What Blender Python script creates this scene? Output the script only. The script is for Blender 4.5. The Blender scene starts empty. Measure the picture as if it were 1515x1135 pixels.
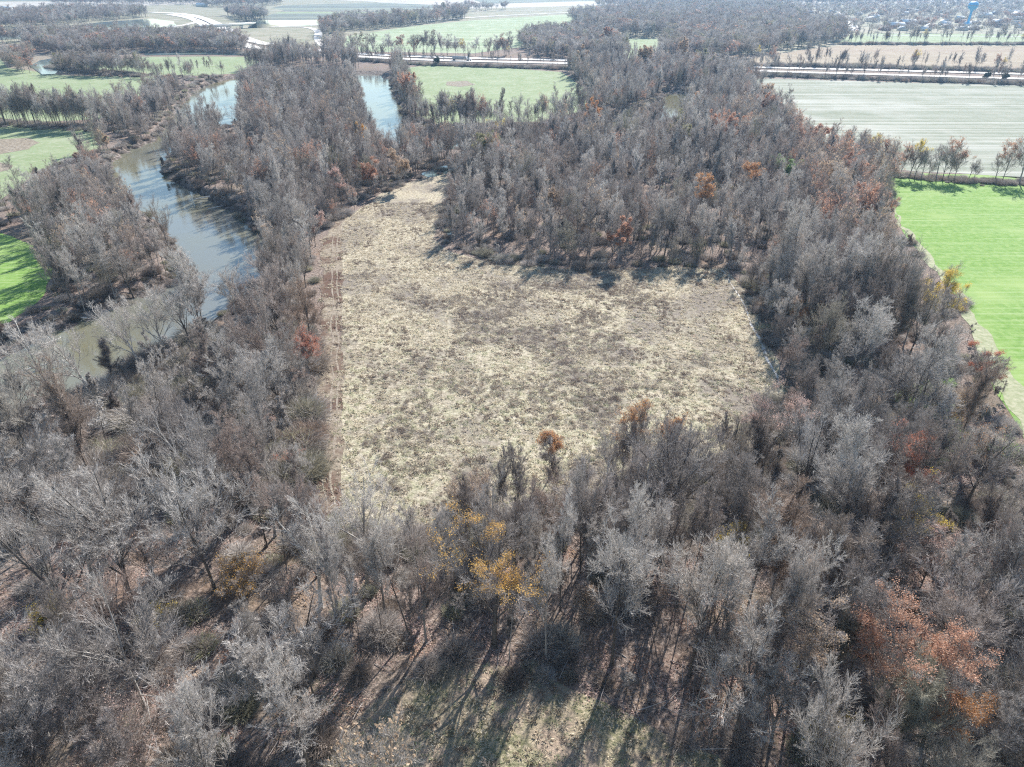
import bpy, math, random
import numpy as np
from mathutils import Vector
rng = np.random.default_rng(7)
random.seed(7)
sc = bpy.context.scene
COL = sc.collection
PI = math.pi
# ------------------------------------------------------------------ camera
F = 1010.0; CX = 757.5; CY = 567.5; H = 80.0
PITCH = math.radians(31.1)
cs, sn = math.cos(PITCH), math.sin(PITCH)
cam = bpy.data.cameras.new('camera'); camo = bpy.data.objects.new('camera', cam); COL.objects.link(camo)
cam.sensor_width = 36; cam.lens = 24.0; cam.clip_start = 1; cam.clip_end = 30000
camo.location = (0, 0, H); camo.rotation_euler = (PI/2 - PITCH, 0, 0)
sc.camera = camo

def G(px, py, z=0.0):
    """photo pixel -> world x, y on the level z"""
    u = (px - CX)/F; v = (py - CY)/F
    dz = -sn - v*cs; dy = cs - v*sn
    t = (H - z)/(-dz)
    return (u*t, dy*t)
def GP(pts, z=0.0): return np.array([G(a, b, z) for a, b in pts])
def PX(x, y, z=0.0):
    x = np.asarray(x, float); y = np.asarray(y, float)
    dz = z - H
    zc = y*cs - dz*sn; yc = y*sn + dz*cs
    zc = np.where(zc < 1, 1, zc)
    return CX + F*x/zc, CY - F*yc/zc
def inpoly(x, y, poly):
    poly = np.asarray(poly, float); c = np.zeros(np.shape(x), bool)
    n = len(poly)
    for i in range(n):
        x1, y1 = poly[i]; x2, y2 = poly[(i+1) % n]
        if y1 == y2: continue
        c ^= ((y1 > y) != (y2 > y)) & (x < (x2-x1)*(y-y1)/(y2-y1) + x1)
    return c
def dist_poly(x, y, poly, closed=True):
    d = np.full(np.shape(x), 1e9); n = len(poly)
    for i in range(n if closed else n-1):
        a = poly[i]; b = poly[(i+1) % n]; ab = b-a
        t = np.clip(((x-a[0])*ab[0] + (y-a[1])*ab[1])/max(ab@ab, 1e-9), 0, 1)
        d = np.minimum(d, np.hypot(x-a[0]-t*ab[0], y-a[1]-t*ab[1]))
    return d
def vnoise(x, y, s, seed=0):
    """smooth value noise"""
    x = np.asarray(x)/s; y = np.asarray(y)/s
    xi = np.floor(x).astype(np.int64); yi = np.floor(y).astype(np.int64)
    fx = x-xi; fy = y-yi; fx = fx*fx*(3-2*fx); fy = fy*fy*(3-2*fy)
    def h(a, b):
        n = (a*374761393 + b*668265263 + seed*1442695041) & 0x7fffffff
        n = ((n ^ (n >> 13))*1274126177) & 0x7fffffff
        return ((n ^ (n >> 16)) & 0xffff)/65535.0
    return (h(xi, yi)*(1-fx)+h(xi+1, yi)*fx)*(1-fy) + (h(xi, yi+1)*(1-fx)+h(xi+1, yi+1)*fx)*fy

# ------------------------------------------------------------------ tagging
def tag(o, label=None, cat=None, group=None, kind=None):
    if label: o['label'] = label
    if cat: o['category'] = cat
    if group: o['group'] = group
    if kind: o['kind'] = kind
    return o
def link(name, me, parent=None):
    o = bpy.data.objects.new(name, me); COL.objects.link(o)
    if parent: o.parent = parent
    return o

# ------------------------------------------------------------------ materials
def mat(name):
    m = bpy.data.materials.new(name); m.use_nodes = True
    nt = m.node_tree; return m, nt, nt.nodes['Principled BSDF']
class N:
    def __init__(s, nt): s.nt = nt
    def n(s, t, **k):
        x = s.nt.nodes.new(t)
        for a, b in k.items(): setattr(x, a, b)
        return x
    def l(s, a, b): s.nt.links.new(a, b)
    def pos(s):
        return s.n('ShaderNodeNewGeometry').outputs['Position']
    def map(s, src, scale=(1,1,1), rot=(0,0,0)):
        m = s.n('ShaderNodeMapping'); s.l(src, m.inputs[0]); m.inputs['Scale'].default_value = scale; m.inputs['Rotation'].default_value = rot
        return m.outputs[0]
    def noise(s, src, scale, detail=3, rough=.55, dist=0):
        x = s.n('ShaderNodeTexNoise'); s.l(src, x.inputs['Vector']); x.inputs['Scale'].default_value = scale
        x.inputs['Detail'].default_value = detail; x.inputs['Roughness'].default_value = rough; x.inputs['Distortion'].default_value = dist
        return x.outputs[0]
    def ramp(s, src, stops, interp='LINEAR'):
        r = s.n('ShaderNodeValToRGB'); s.l(src, r.inputs[0]); e = r.color_ramp.elements; r.color_ramp.interpolation = interp
        while len(e) < len(stops): e.new(.5)
        for q, (p, c) in zip(e, stops):
            q.position = p; q.color = (*c, 1) if isinstance(c, tuple) else (c, c, c, 1)
        return r.outputs[0]
    def mix(s, f, a, b, mode='MIX'):
        m = s.n('ShaderNodeMix', data_type='RGBA', blend_type=mode)
        for k, v in ((0, f), (6, a), (7, b)):
            if hasattr(v, 'is_linked') or hasattr(v, 'links'): s.l(v, m.inputs[k])
            else: m.inputs[k].default_value = v if k == 0 else (*v, 1)
        return m.outputs[2]
    def math(s, op, a, b=None):
        m = s.n('ShaderNodeMath', operation=op)
        for i, v in enumerate((a, b)):
            if v is None: continue
            if hasattr(v, 'links'): s.l(v, m.inputs[i])
            else: m.inputs[i].default_value = v
        return m.outputs[0]
    def bump(s, h, strength, dist):
        b = s.n('ShaderNodeBump'); s.l(h, b.inputs['Height']); b.inputs['Strength'].default_value = strength; b.inputs['Distance'].default_value = dist
        return b.outputs[0]

def soil_mat(name, ramps, bump=.6, bd=.25, bscale=1.2, rough=.95, stripes=None):
    """ramps: list of (scale, stops-or-(lo,hi mask, colour)) ; first is the base"""
    m, nt, b = mat(name); k = N(nt); p = k.pos()
    sc0, st = ramps[0]
    c = k.ramp(k.noise(p, sc0, 6, .7), st)
    for (s_, lo, hi, colr, det) in ramps[1:]:
        f = k.ramp(k.noise(p, s_, det, .6), [(lo, 0.0), (hi, 1.0)])
        c = k.mix(f, c, colr)
    if stripes:
        ang, sc_, colr, amt = stripes
        q = k.map(p, (sc_*.02, sc_, 1), (0, 0, ang))
        f = k.ramp(k.noise(q, 1.0, 3, .6), [(.45, 0.0), (.72, amt)])
        c = k.mix(f, c, colr)
    k.l(c, b.inputs['Base Color']); b.inputs['Roughness'].default_value = rough
    b.inputs['Specular IOR Level'].default_value = .15
    if bump:
        k.l(k.bump(k.noise(p, bscale, 5, .7), bump, bd), b.inputs['Normal'])
    return m
M = {}
# forest floor: leaf litter, mud where the ground drops to the river
def ground_mat():
    m, nt, b = mat('forest_floor'); k = N(nt); p = k.pos()
    c = k.ramp(k.noise(p, 1.6, 7, .75), [(.30, (.045, .035, .03)), (.44, (.15, .115, .095)), (.56, (.30, .235, .195)), (.72, (.56, .47, .41))])
    c = k.mix(k.ramp(k.noise(p, .045, 4, .6), [(.50, 0.0), (.64, .45)]), c, (.13, .13, .075))
    c = k.mix(k.ramp(k.noise(p, .09, 4, .7), [(.5, 0.0), (.68, .5)]), c, (.29, .18, .13))
    mud = k.ramp(k.noise(p, .5, 7, .75), [(.36, (.035, .03, .024)), (.5, (.13, .105, .088)), (.68, (.36, .31, .275))])
    s = k.n('ShaderNodeSeparateXYZ'); k.l(p, s.inputs[0])
    f = k.ramp(k.math('MULTIPLY', k.math('ADD', s.outputs[2], k.math('MULTIPLY', k.noise(p, .3, 3), .8)), -1.0), [(0.0, 0.0), (.6, 1.0)])
    c = k.mix(f, c, mud)
    far = k.ramp(k.noise(p, .006, 4, .6), [(.35, (.22, .18, .14)), (.5, (.27, .245, .185)), (.65, (.18, .185, .115))])
    fy = k.n('ShaderNodeMapRange'); k.l(s.outputs[1], fy.inputs[0]); fy.inputs[1].default_value = 900; fy.inputs[2].default_value = 1300
    c = k.mix(fy.outputs[0], c, far)
    k.l(c, b.inputs['Base Color']); b.inputs['Roughness'].default_value = .95; b.inputs['Specular IOR Level'].default_value = .1
    k.l(k.bump(k.noise(p, 1.3, 6, .75), .9, .5), b.inputs['Normal'])
    return m
M['ground'] = ground_mat()
def field_mat():
    m, nt, b = mat('dry_grass_field'); k = N(nt); p = k.pos()
    c = k.ramp(k.noise(p, 1.1, 7, .78), [(.30, (.08, .065, .05)), (.42, (.28, .235, .165)), (.54, (.48, .415, .31)), (.72, (.64, .58, .46))])
    # greener towards the near side of the field
    s = k.n('ShaderNodeSeparateXYZ'); k.l(p, s.inputs[0])
    near = k.n('ShaderNodeMapRange'); k.l(s.outputs[1], near.inputs[0]); near.inputs[1].default_value = 190; near.inputs[2].default_value = 95; near.inputs[3].default_value = .1; near.inputs[4].default_value = .32
    g = k.math('MULTIPLY', k.ramp(k.noise(p, .35, 5, .7), [(.44, 0.0), (.62, 1.0)]), near.outputs[0])
    c = k.mix(g, c, (.33, .38, .18))
    q = k.map(p, (1.0, .75, 1), (0, 0, .35))
    c = k.mix(k.ramp(k.noise(q, .055, 6, .68, .4), [(.47, 0.0), (.60, .8)]), c, (.19, .16, .14))
    c = k.mix(k.ramp(k.noise(p, .12, 5, .7), [(.66, 0.0), (.74, .6)]), c, (.32, .16, .09))
    k.l(c, b.inputs['Base Color']); b.inputs['Roughness'].default_value = .95; b.inputs['Specular IOR Level'].default_value = .1
    k.l(k.bump(k.noise(p, 1.4, 6, .75), .9, .45), b.inputs['Normal'])
    return m
M['field'] = field_mat()
M['clearing'] = soil_mat('clearing_grass', [(1.5, [(.3, (.07, .075, .035)), (.45, (.2, .19, .11)), (.58, (.36, .31, .21)), (.75, (.55, .48, .36))]),
    (.12, .42, .58, (.34, .265, .2), 4), (.6, .58, .75, (.15, .16, .08), 4)], .9, .45, 1.6)
M['green'] = soil_mat('winter_wheat', [(.5, [(.3, (.10, .20, .035)), (.5, (.155, .27, .055)), (.7, (.26, .34, .13))]), (.03, .5, .7, (.25, .34, .11), 3)],
    .3, .1, 2, stripes=(.06, .9, (.36, .42, .22), .45))
M['greensoft'] = soil_mat('green_cover_crop', [(.05, [(.3, (.17, .225, .10)), (.5, (.225, .27, .145)), (.7, (.29, .32, .205))]), (.3, .5, .7, (.32, .33, .22), 4)], .2, .1, 2)
M['palegreen'] = soil_mat('pale_stubble', [(.08, [(.3, (.16, .18, .125)), (.5, (.20, .215, .155)), (.7, (.26, .255, .20))]), (.015, .5, .7, (.33, .33, .28), 3)],
    .2, .1, 2, stripes=(.10, .22, (.50, .48, .43), .7))
M['meadowpale'] = soil_mat('pale_green_crop', [(.02, [(.3, (.20, .26, .135)), (.5, (.25, .30, .175)), (.7, (.30, .325, .215))]), (.05, .55, .75, (.45, .46, .33), 3)], 0,
    stripes=(.5, .05, (.5, .5, .38), .4))
M['brown'] = soil_mat('bare_brown_soil', [(.04, [(.3, (.22, .172, .115)), (.5, (.28, .225, .155)), (.7, (.35, .295, .22))])], 0, stripes=(.16, .05, (.26, .19, .14), .7))
M['tan'] = soil_mat('tan_stubble', [(.01, [(.3, (.33, .29, .24)), (.5, (.41, .37, .315)), (.7, (.48, .44, .385))])], 0)
M['slate'] = soil_mat('dark_soil', [(.01, [(.3, (.10, .115, .10)), (.5, (.14, .15, .13)), (.7, (.20, .195, .165))])], 0, stripes=(.1, .01, (.35, .38, .24), .5))
M['verge'] = soil_mat('mown_verge', [(.03, [(.3, (.17, .185, .11)), (.5, (.26, .24, .17)), (.7, (.36, .315, .25))])], 0)
M['margin'] = soil_mat('pale_grass_margin', [(.8, [(.3, (.20, .22, .11)), (.5, (.30, .31, .19)), (.7, (.42, .39, .28))])], .3, .2, 1)
M['scrub'] = soil_mat('brown_scrub', [(.6, [(.3, (.10, .08, .06)), (.5, (.24, .2, .15)), (.7, (.4, .35, .28))])], .5, .3, 1)
M['rut'] = soil_mat('worn_track', [(1.8, [(.3, (.15, .115, .085)), (.5, (.255, .21, .165)), (.7, (.38, .33, .265))])], .3, .1, 3)
M['strip'] = soil_mat('reddish_strip', [(1.2, [(.3, (.13, .105, .075)), (.5, (.25, .205, .155)), (.7, (.42, .365, .28))]), (.07, .46, .56, (.12, .075, .055), 3)], .6, .3, 1.5)
M['concrete'] = soil_mat('pale_concrete', [(.5, [(.3, (.50, .465, .42)), (.5, (.60, .56, .51)), (.7, (.68, .635, .59))])], 0, rough=.8)
M['asphalt'] = soil_mat('grey_gravel', [(.3, [(.3, (.42, .40, .37)), (.6, (.56, .54, .5))])], 0)
def water_mat(name, col, rough=.04, bs=.6, bump=.12):
    m, nt, b = mat(name); k = N(nt); p = k.pos()
    c = k.ramp(k.noise(p, .014, 4), [(.38, (col[0]*1.15, col[1]*1.05, col[2]*.7)), (.6, col)])
    k.l(c, b.inputs['Base Color']); b.inputs['Roughness'].default_value = rough
    b.inputs['IOR'].default_value = 1.65; b.inputs['Specular IOR Level'].default_value = .5
    k.l(k.bump(k.noise(k.map(p, (1, .6, 1)), bs, 4, .6), bump, .25), b.inputs['Normal'])
    return m
M['river'] = water_mat('muddy_river_water', (.15, .15, .125), .06)
M['pond'] = water_mat('pond_water', (.16, .22, .24))

def bark_mat(name, tones, lo=.6):
    """bark or twig colour that differs from tree to tree (object random) and along the tree (noise)"""
    m, nt, b = mat(name); k = N(nt)
    oi = k.n('ShaderNodeObjectInfo')
    c = k.ramp(oi.outputs['Random'], tones)
    tc = k.n('ShaderNodeTexCoord').outputs['Object']
    f = k.ramp(k.noise(tc, .9, 4, .7), [(.3, lo), (.7, 1.25)])
    c = k.mix(1.0, c, f, 'MULTIPLY')
    k.l(c, b.inputs['Base Color']); b.inputs['Roughness'].default_value = .6; b.inputs['Specular IOR Level'].default_value = .4
    if 'bark' not in name:
        tr = k.n('ShaderNodeBsdfTranslucent'); k.l(c, tr.inputs[0])
        mx = k.n('ShaderNodeMixShader'); mx.inputs[0].default_value = .24
        k.l(b.outputs[0], mx.inputs[1]); k.l(tr.outputs[0], mx.inputs[2])
        k.l(mx.outputs[0], nt.nodes['Material Output'].inputs['Surface'])
    return m
M['bark'] = bark_mat('dark_bark', [(0, (.085, .072, .062)), (.3, (.13, .112, .10)), (.5, (.17, .15, .135)), (.68, (.10, .085, .075)), (.82, (.27, .25, .23)), (1, (.38, .355, .325))])
M['whitebark'] = bark_mat('white_sycamore_bark', [(0, (.55, .51, .45)), (1, (.68, .64, .58))], .5)
M['twig'] = bark_mat('grey_twigs', [(0, (.42, .385, .35)), (.14, (.26, .22, .20)), (.28, (.50, .465, .43)), (.42, (.28, .245, .23)), (.56, (.62, .585, .545)), (.7, (.30, .26, .235)), (.84, (.44, .345, .295)), (1, (.55, .52, .49))])
M['twigsilver'] = bark_mat('silver_twigs', [(0, (.50, .46, .42)), (.5, (.60, .56, .52)), (1, (.54, .49, .44))], .75)
M['brush'] = bark_mat('grey_brush', [(0, (.36, .31, .26)), (.3, (.27, .22, .19)), (.5, (.46, .41, .37)), (.7, (.32, .30, .21)), (.85, (.52, .47, .43)), (1, (.36, .27, .21))])
def leaf_mat(name, c1, c2, c3):
    m, nt, b = mat(name); k = N(nt)
    gi = k.n('ShaderNodeNewGeometry').outputs['Random Per Island']
    c1, c2, c3 = [tuple(min(.85, q*1.15) for q in c_) for c_ in (c1, c2, c3)]
    c = k.ramp(gi, [(0, c1), (.5, c2), (1, c3)])
    k.l(c, b.inputs['Base Color']); b.inputs['Roughness'].default_value = .6; b.inputs['Specular IOR Level'].default_value = .3
    tr = k.n('ShaderNodeBsdfTranslucent'); k.l(c, tr.inputs[0])
    mx = k.n('ShaderNodeMixShader'); mx.inputs[0].default_value = .4
    k.l(b.outputs[0], mx.inputs[1]); k.l(tr.outputs[0], mx.inputs[2])
    k.l(mx.outputs[0], nt.nodes['Material Output'].inputs['Surface'])
    return m
LM = {
 'rust': leaf_mat('rust_leaves', (.38, .19, .12), (.48, .28, .19), (.56, .37, .27)),
 'red': leaf_mat('red_leaves', (.42, .15, .09), (.50, .22, .14), (.46, .26, .19)),
 'orange': leaf_mat('orange_leaves', (.46, .20, .07), (.48, .27, .12), (.42, .25, .15)),
 'gold': leaf_mat('golden_leaves', (.62, .34, .07), (.62, .40, .12), (.46, .27, .10)),
 'yellow': leaf_mat('yellow_leaves', (.72, .55, .06), (.65, .50, .12), (.50, .40, .10)),
 'olive': leaf_mat('olive_leaves', (.26, .25, .13), (.34, .31, .18), (.22, .22, .13)),
 'green': leaf_mat('pale_green_leaves', (.20, .30, .09), (.30, .40, .15), (.26, .34, .18)),
 'tan': leaf_mat('tan_leaves', (.42, .30, .2), (.5, .38, .27), (.36, .25, .17)),
 'pink': leaf_mat('pinkish_leaves', (.44, .30, .25), (.52, .38, .33), (.40, .26, .21)),
 'dark': leaf_mat('evergreen_leaves', (.03, .05, .03), (.05, .075, .04), (.07, .09, .05)),
 'straw': leaf_mat('straw_blades', (.41, .345, .25), (.54, .475, .365), (.66, .60, .475)),
 'strawg': leaf_mat('greenish_blades', (.27, .28, .16), (.38, .38, .24), (.48, .46, .33)),
 'weed': leaf_mat('brown_weed_stalks', (.14, .11, .09), (.22, .18, .15), (.30, .22, .16)),
}
def flat(name, col, rough=.7, metal=0):
    m, nt, b = mat(name); k = N(nt)
    c = k.ramp(k.noise(k.pos(), .8, 3), [(.3, tuple(x*.85 for x in col)), (.7, tuple(min(1, x*1.08) for x in col))])
    k.l(c, b.inputs['Base Color']); b.inputs['Roughness'].default_value = rough; b.inputs['Metallic'].default_value = metal
    return m
M['white'] = flat('white_paint', (.78, .78, .76)); M['blue'] = flat('pale_blue_paint', (.12, .42, .72), .5)
M['grey'] = flat('grey_metal', (.35, .37, .38)); M['rubber'] = flat('tyre_rubber', (.03, .03, .03)); M['glass'] = flat('dark_glass', (.03, .04, .05), .1)
M['roofpale'] = flat('pale_roof', (.74, .74, .74)); M['roofgrey'] = flat('grey_roof', (.42, .41, .40)); M['roofbrown'] = flat('brown_roof', (.33, .25, .2))
M['wallcream'] = flat('cream_siding', (.66, .62, .54)); M['wallbrick'] = flat('brick_wall', (.36, .2, .15)); M['conc'] = flat('bridge_concrete', (.56, .55, .52)); M['steel'] = flat('green_steel', (.16, .22, .22))

# ------------------------------------------------------------------ mesh building
class MB:
    def __init__(s): s.v = []; s.f = []; s.m = []; s.n = 0
    def add(s, v, f, mi=0):
        v = np.asarray(v, np.float32).reshape(-1, 3); f = np.asarray(f, np.int32)
        if not len(f): return
        s.v.append(v); s.f.append((f + s.n)); s.m.append(np.full(len(f), mi, np.int32)); s.n += len(v)
    def mesh(s, name, mats):
        me = bpy.data.meshes.new(name)
        v = np.concatenate(s.v); me.vertices.add(len(v)); me.vertices.foreach_set('co', v.ravel())
        tot = np.concatenate([np.full(len(f), f.shape[1], np.int32) for f in s.f]); idx = np.concatenate([f.ravel() for f in s.f])
        me.loops.add(len(idx)); me.loops.foreach_set('vertex_index', idx)
        me.polygons.add(len(tot)); st = np.zeros(len(tot), np.int32); st[1:] = np.cumsum(tot)[:-1]
        me.polygons.foreach_set('loop_start', st)
        try: me.polygons.foreach_set('loop_total', tot)
        except Exception: pass
        me.polygons.foreach_set('material_index', np.concatenate(s.m))
        for m in mats: me.materials.append(m)
        me.update(calc_edges=True)
        return me
    def box(s, x0, x1, y0, y1, z0, z1, mi=0):
        v = [(x, y, z) for z in (z0, z1) for y in (y0, y1) for x in (x0, x1)]
        s.add(v, [(0, 2, 3, 1), (4, 5, 7, 6), (0, 1, 5, 4), (2, 6, 7, 3), (0, 4, 6, 2), (1, 3, 7, 5)], mi)
    def lathe(s, prof, seg=20, mi=0, c=(0, 0)):
        v = []; f = []; n = len(prof)
        for i in range(seg):
            a = 2*PI*i/seg
            for r, z in prof: v.append((c[0]+r*math.cos(a), c[1]+r*math.sin(a), z))
        for i in range(seg):
            j = (i+1) % seg
            for q in range(n-1): f.append((i*n+q, j*n+q, j*n+q+1, i*n+q+1))
        s.add(v, f, mi)
def norm(a): return a/np.maximum(np.linalg.norm(a, axis=-1, keepdims=True), 1e-9)

def tubes(mb, P, D, B, L, R, segs, sides, taper=.3, mi=0):
    """tapered, curved branches: position(t) = P + L (tD + t^2 B / 2)"""
    m = len(P)
    if not m: return
    t = np.linspace(0, 1, segs+1)
    C = P[:, None] + L[:, None, None]*(t[None, :, None]*D[:, None] + .5*(t**2)[None, :, None]*B[:, None])
    T = norm(D[:, None] + t[None, :, None]*B[:, None])
    ref = np.where(np.abs(T[..., 2:3]) > .9, np.array([1., 0, 0]), np.array([0., 0, 1]))
    U = norm(np.cross(T, ref)); W = np.cross(T, U)
    rad = R[:, None]*(1-(1-taper)*t)[None]
    a = 2*PI*np.arange(sides)/sides
    V = C[:, :, None] + rad[:, :, None, None]*(np.cos(a)[None, None, :, None]*U[:, :, None] + np.sin(a)[None, None, :, None]*W[:, :, None])
    base = np.arange(m)[:, None, None]*(segs+1)*sides; s_ = np.arange(segs)[None, :, None]*sides; q = np.arange(sides)[None, None]; q2 = (q+1) % sides
    f = np.stack([base+s_+q, base+s_+q2, base+s_+sides+q2, base+s_+sides+q], -1).reshape(-1, 4)
    mb.add(V, f, mi)
def twigs(mb, P, D, L, W, r, mi=0):
    """finest twigs: slender two-face blades, bent"""
    m = len(P); pr = norm(np.cross(D, r.normal(size=(m, 3))))
    mid = P + D*L[:, None]*.5 + r.normal(size=(m, 3))*L[:, None]*.07
    tip = P + D*L[:, None] + r.normal(size=(m, 3))*L[:, None]*.12
    w = W[:, None]*.5
    V = np.stack([P-pr*w, P+pr*w, mid+pr*w*.7, mid-pr*w*.7, tip], 1)
    b = np.arange(m)[:, None]*5
    mb.add(V, b+np.array([[0, 1, 2, 3]]), mi); mb.n -= 0
    mb.f.append((b+np.array([[3, 2, 4]])+(mb.n-5*m)).astype(np.int32)); mb.m.append(np.full(m, mi, np.int32))
def kids(P, D, B, L, R, n, t0, t1, ang, angs, lr, rr, up, r, curve=.5):
    m = len(P)
    t = (np.arange(n)[None]+r.uniform(0, 1, (m, n)))/n*(t1-t0)+t0
    p = P[:, None] + L[:, None, None]*(t[..., None]*D[:, None] + .5*(t**2)[..., None]*B[:, None])
    T = norm(D[:, None] + t[..., None]*B[:, None])
    rnd = r.normal(size=(m, n, 3)); pr = norm(rnd - (rnd*T).sum(-1, keepdims=True)*T)
    a = np.radians(r.normal(ang, angs, (m, n)))[..., None]
    d = T*np.cos(a) + pr*np.sin(a); d[..., 2] += up*.5; d = norm(d)
    l = L[:, None]*lr*(1.15-.55*t)*r.uniform(.7, 1.25, (m, n))
    rad = R[:, None]*(1-.7*t)*rr
    b = r.normal(size=(m, n, 3))*.22*curve; b[..., 2] += up*curve
    return [x.reshape(-1, 3) if x.ndim == 3 else x.ravel() for x in (p, d, b, l, rad)]

def make_tree(seed, form='spread', h=24., lod=0, leafy=None, leafn=2500, leafs=.22, leafzone=0.0, lean=0.0, vine=False):
    r = np.random.default_rng(seed)
    trunk = MB(); crown = MB(); leaves = MB()
    tr_r = {'spread': .36, 'tall': .24, 'pole': .17, 'round': .26, 'open': .42, 'shrub': .08, 'snag': .3}[form]*(h/24)**1.1
    if form in ('tall', 'snag', 'pole'): L0 = h*.85
    elif form == 'shrub': L0 = h*.12
    elif form == 'round': L0 = h*.42
    else: L0 = h*.40
    D0 = norm(np.array([[r.normal(0, .05)+lean, r.normal(0, .05), 1.]])); B0 = np.array([[r.normal(0, .1), r.normal(0, .1), .05]])
    P0 = np.zeros((1, 3)); P0[0, 2] = -.4
    L = np.array([L0]); R = np.array([tr_r])
    # root flare
    tubes(trunk, P0, D0*0+[0, 0, 1], B0*0, np.array([1.2]), R*1.5, 2, 7 if lod < 2 else 4, .66)
    tubes(trunk, P0, D0, B0, L, R, 6 if lod < 2 else 3, 7 if lod == 0 else 5 if lod == 1 else 3, .5 if form not in ('tall', 'snag', 'pole') else .25)
    if form == 'tall':
        a = kids(P0, D0, B0, L, R, 15 if lod < 2 else 9, .38, 1., 42, 12, .36, .42, .55, r)
    elif form == 'pole':
        a = kids(P0, D0, B0, L, R, 12 if lod < 2 else 8, .5, 1., 36, 10, .30, .4, .55, r)
    elif form == 'snag':
        a = kids(P0, D0, B0, L, R, 9, .35, 1., 55, 15, .25, .5, .3, r)
    elif form == 'round':
        a = kids(P0, D0, B0, L, R, 11 if lod < 2 else 8, .4, 1., 46, 14, 1.15, .5, .6, r)
    elif form == 'open':
        a = kids(P0, D0, B0, L, R, 7, .55, 1., 42, 10, 1.4, .6, .45, r)
    elif form == 'shrub':
        a = kids(P0, D0, B0, L, R, 14 if lod < 2 else 9, .1, 1., 42, 18, 6.0, .6, .15, r)
    else:
        a = kids(P0, D0, B0, L, R, 9 if lod < 2 else 6, .45, 1., 38, 12, 1.35, .55, .55, r)
    # a leader that carries on upward
    if form in ('spread', 'round', 'open'):
        top = P0 + L[:, None]*(D0+.5*B0); k_ = 3 if form != 'open' else 2
        dd = norm(np.repeat(D0, k_, 0) + r.normal(0, .28, (k_, 3)))
        ext = [np.repeat(top, k_, 0), dd, r.normal(0, .15, (k_, 3)), np.full(k_, h*.5)*r.uniform(.8, 1.05, k_), np.full(k_, tr_r*.48)]
        a = [np.concatenate([x, y]) for x, y in zip(a, ext)]
    tubes(trunk, *a, 5 if lod == 0 else 3, 5 if lod == 0 else 3, .3)
    dense = {'tall': 1.0, 'pole': 1.0, 'spread': 1., 'round': 1.15, 'open': .8, 'shrub': .8, 'snag': .35}[form]
    if lod == 0: n2, n3, n4, n5 = 6, 6, 6, 4; tw = .020; kk = 1.
    elif lod == 1: n2, n3, n4, n5 = 6, 5, 4, 4; tw = .029; kk = 1.
    else: n2, n3, n4, n5 = 5, 5, 0, 11; tw = .11; kk = 1.3
    if form == 'tall' and lod == 0: n2, n3 = 6, 5
    if form in ('round', 'tall') and lod: n2 -= 1
    lr2 = .42 if form != 'tall' else .55
    b = kids(*a, n2, .18, 1., 38, 13, lr2, .5, .3, r)
    tubes(trunk if lod == 0 else crown, *b, 3 if lod < 2 else 1, 4 if lod == 0 else 3, .35)
    c = kids(*b, n3, .12, 1., 36, 13, .60, .5, .3, r)
    if lod < 2: c[4] = np.maximum(c[4], .03 if lod == 0 else .04); tubes(crown, *c, 2, 3, .35)
    if lod == 2:
        P, D, B, Ls, Rr = kids(*c, n5, .1, 1., 36, 16, .9, .5, .2, r)
        twigs(crown, P, D, Ls*kk, np.full(len(P), tw)*(h/22), r)
        tipP, tipD = P + D*Ls[:, None]*.7, D
    else:
        d = kids(*c, n4, .05, 1., 30, 12, .78, .55, .25, r)
        if lod == 0: d[4] = np.clip(d[4], .012, .024); tubes(crown, *d, 1, 3, .4)
        else: twigs(crown, d[0], d[1], d[3], np.full(len(d[0]), tw), r)
        P, D, B, Ls, Rr = kids(*d, max(1, int(round(n5*dense))), .1, 1., 26, 10, .6, .6, .25, r)
        Ls = np.clip(Ls, .3, 1.2)
        twigs(crown, P, D, Ls, np.full(len(P), tw)*r.uniform(.25, 1.2, len(P))**2*2.2, r)
        tipP, tipD = P + D*Ls[:, None]*.8, D
    if lod < 2:   # single long shoots straight off the branches keep the outline loose
        q_ = kids(*b, 12 if lod == 0 else 7, .25, 1., 32, 12, .36, .4, .35, r)
        twigs(crown, q_[0], q_[1], q_[3], np.full(len(q_[0]), tw*1.5)*r.uniform(.5, 1.3, len(q_[0])), r)
    if leafy:
        z = tipP[:, 2]; sel = np.nonzero(z > z.min() + leafzone*(z.max()-z.min()))[0]
        nn = vnoise(tipP[sel, 0]+50, tipP[sel, 1]+tipP[sel, 2]*1.3+50, 2.0, seed)
        sel = sel[nn > .42] if leafzone >= 0 and form != 'shrub' else sel
        q = r.choice(sel, leafn)
        c0 = tipP[q] + r.normal(0, .22, (leafn, 3)); u = norm(r.normal(size=(leafn, 3))); v = norm(np.cross(u, r.normal(size=(leafn, 3))))
        s_ = (leafs*r.uniform(.6, 1.3, leafn))[:, None]
        V = np.stack([c0-u*s_*.6, c0+v*s_*.38, c0+u*s_*.6, c0-v*s_*.38], 1)
        leaves.add(V, np.arange(leafn)[:, None]*4+np.array([[0, 1, 2, 3]]))
    if vine:
        m_ = 5200; t = r.uniform(.05, 1, m_); ang = r.uniform(0, 2*PI, m_)
        idx = r.integers(0, len(a[0])+3, m_); ctr = np.where((idx >= len(a[0]))[:, None], P0+L0*t[:, None]*D0, 0)
        k2 = np.minimum(idx, len(a[0])-1); on = a[0][k2] + (a[3][k2]*t*.6)[:, None]*a[1][k2]
        c0 = np.where((idx >= len(a[0]))[:, None], ctr, on)
        d_ = norm(np.stack([np.cos(ang), np.sin(ang), r.normal(-.4, .6, m_)], 1))
        twigs(crown, c0, d_, r.uniform(.5, 1.7, m_), np.full(m_, .05 if lod == 0 else .08), r)
    return trunk, crown, leaves

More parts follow.
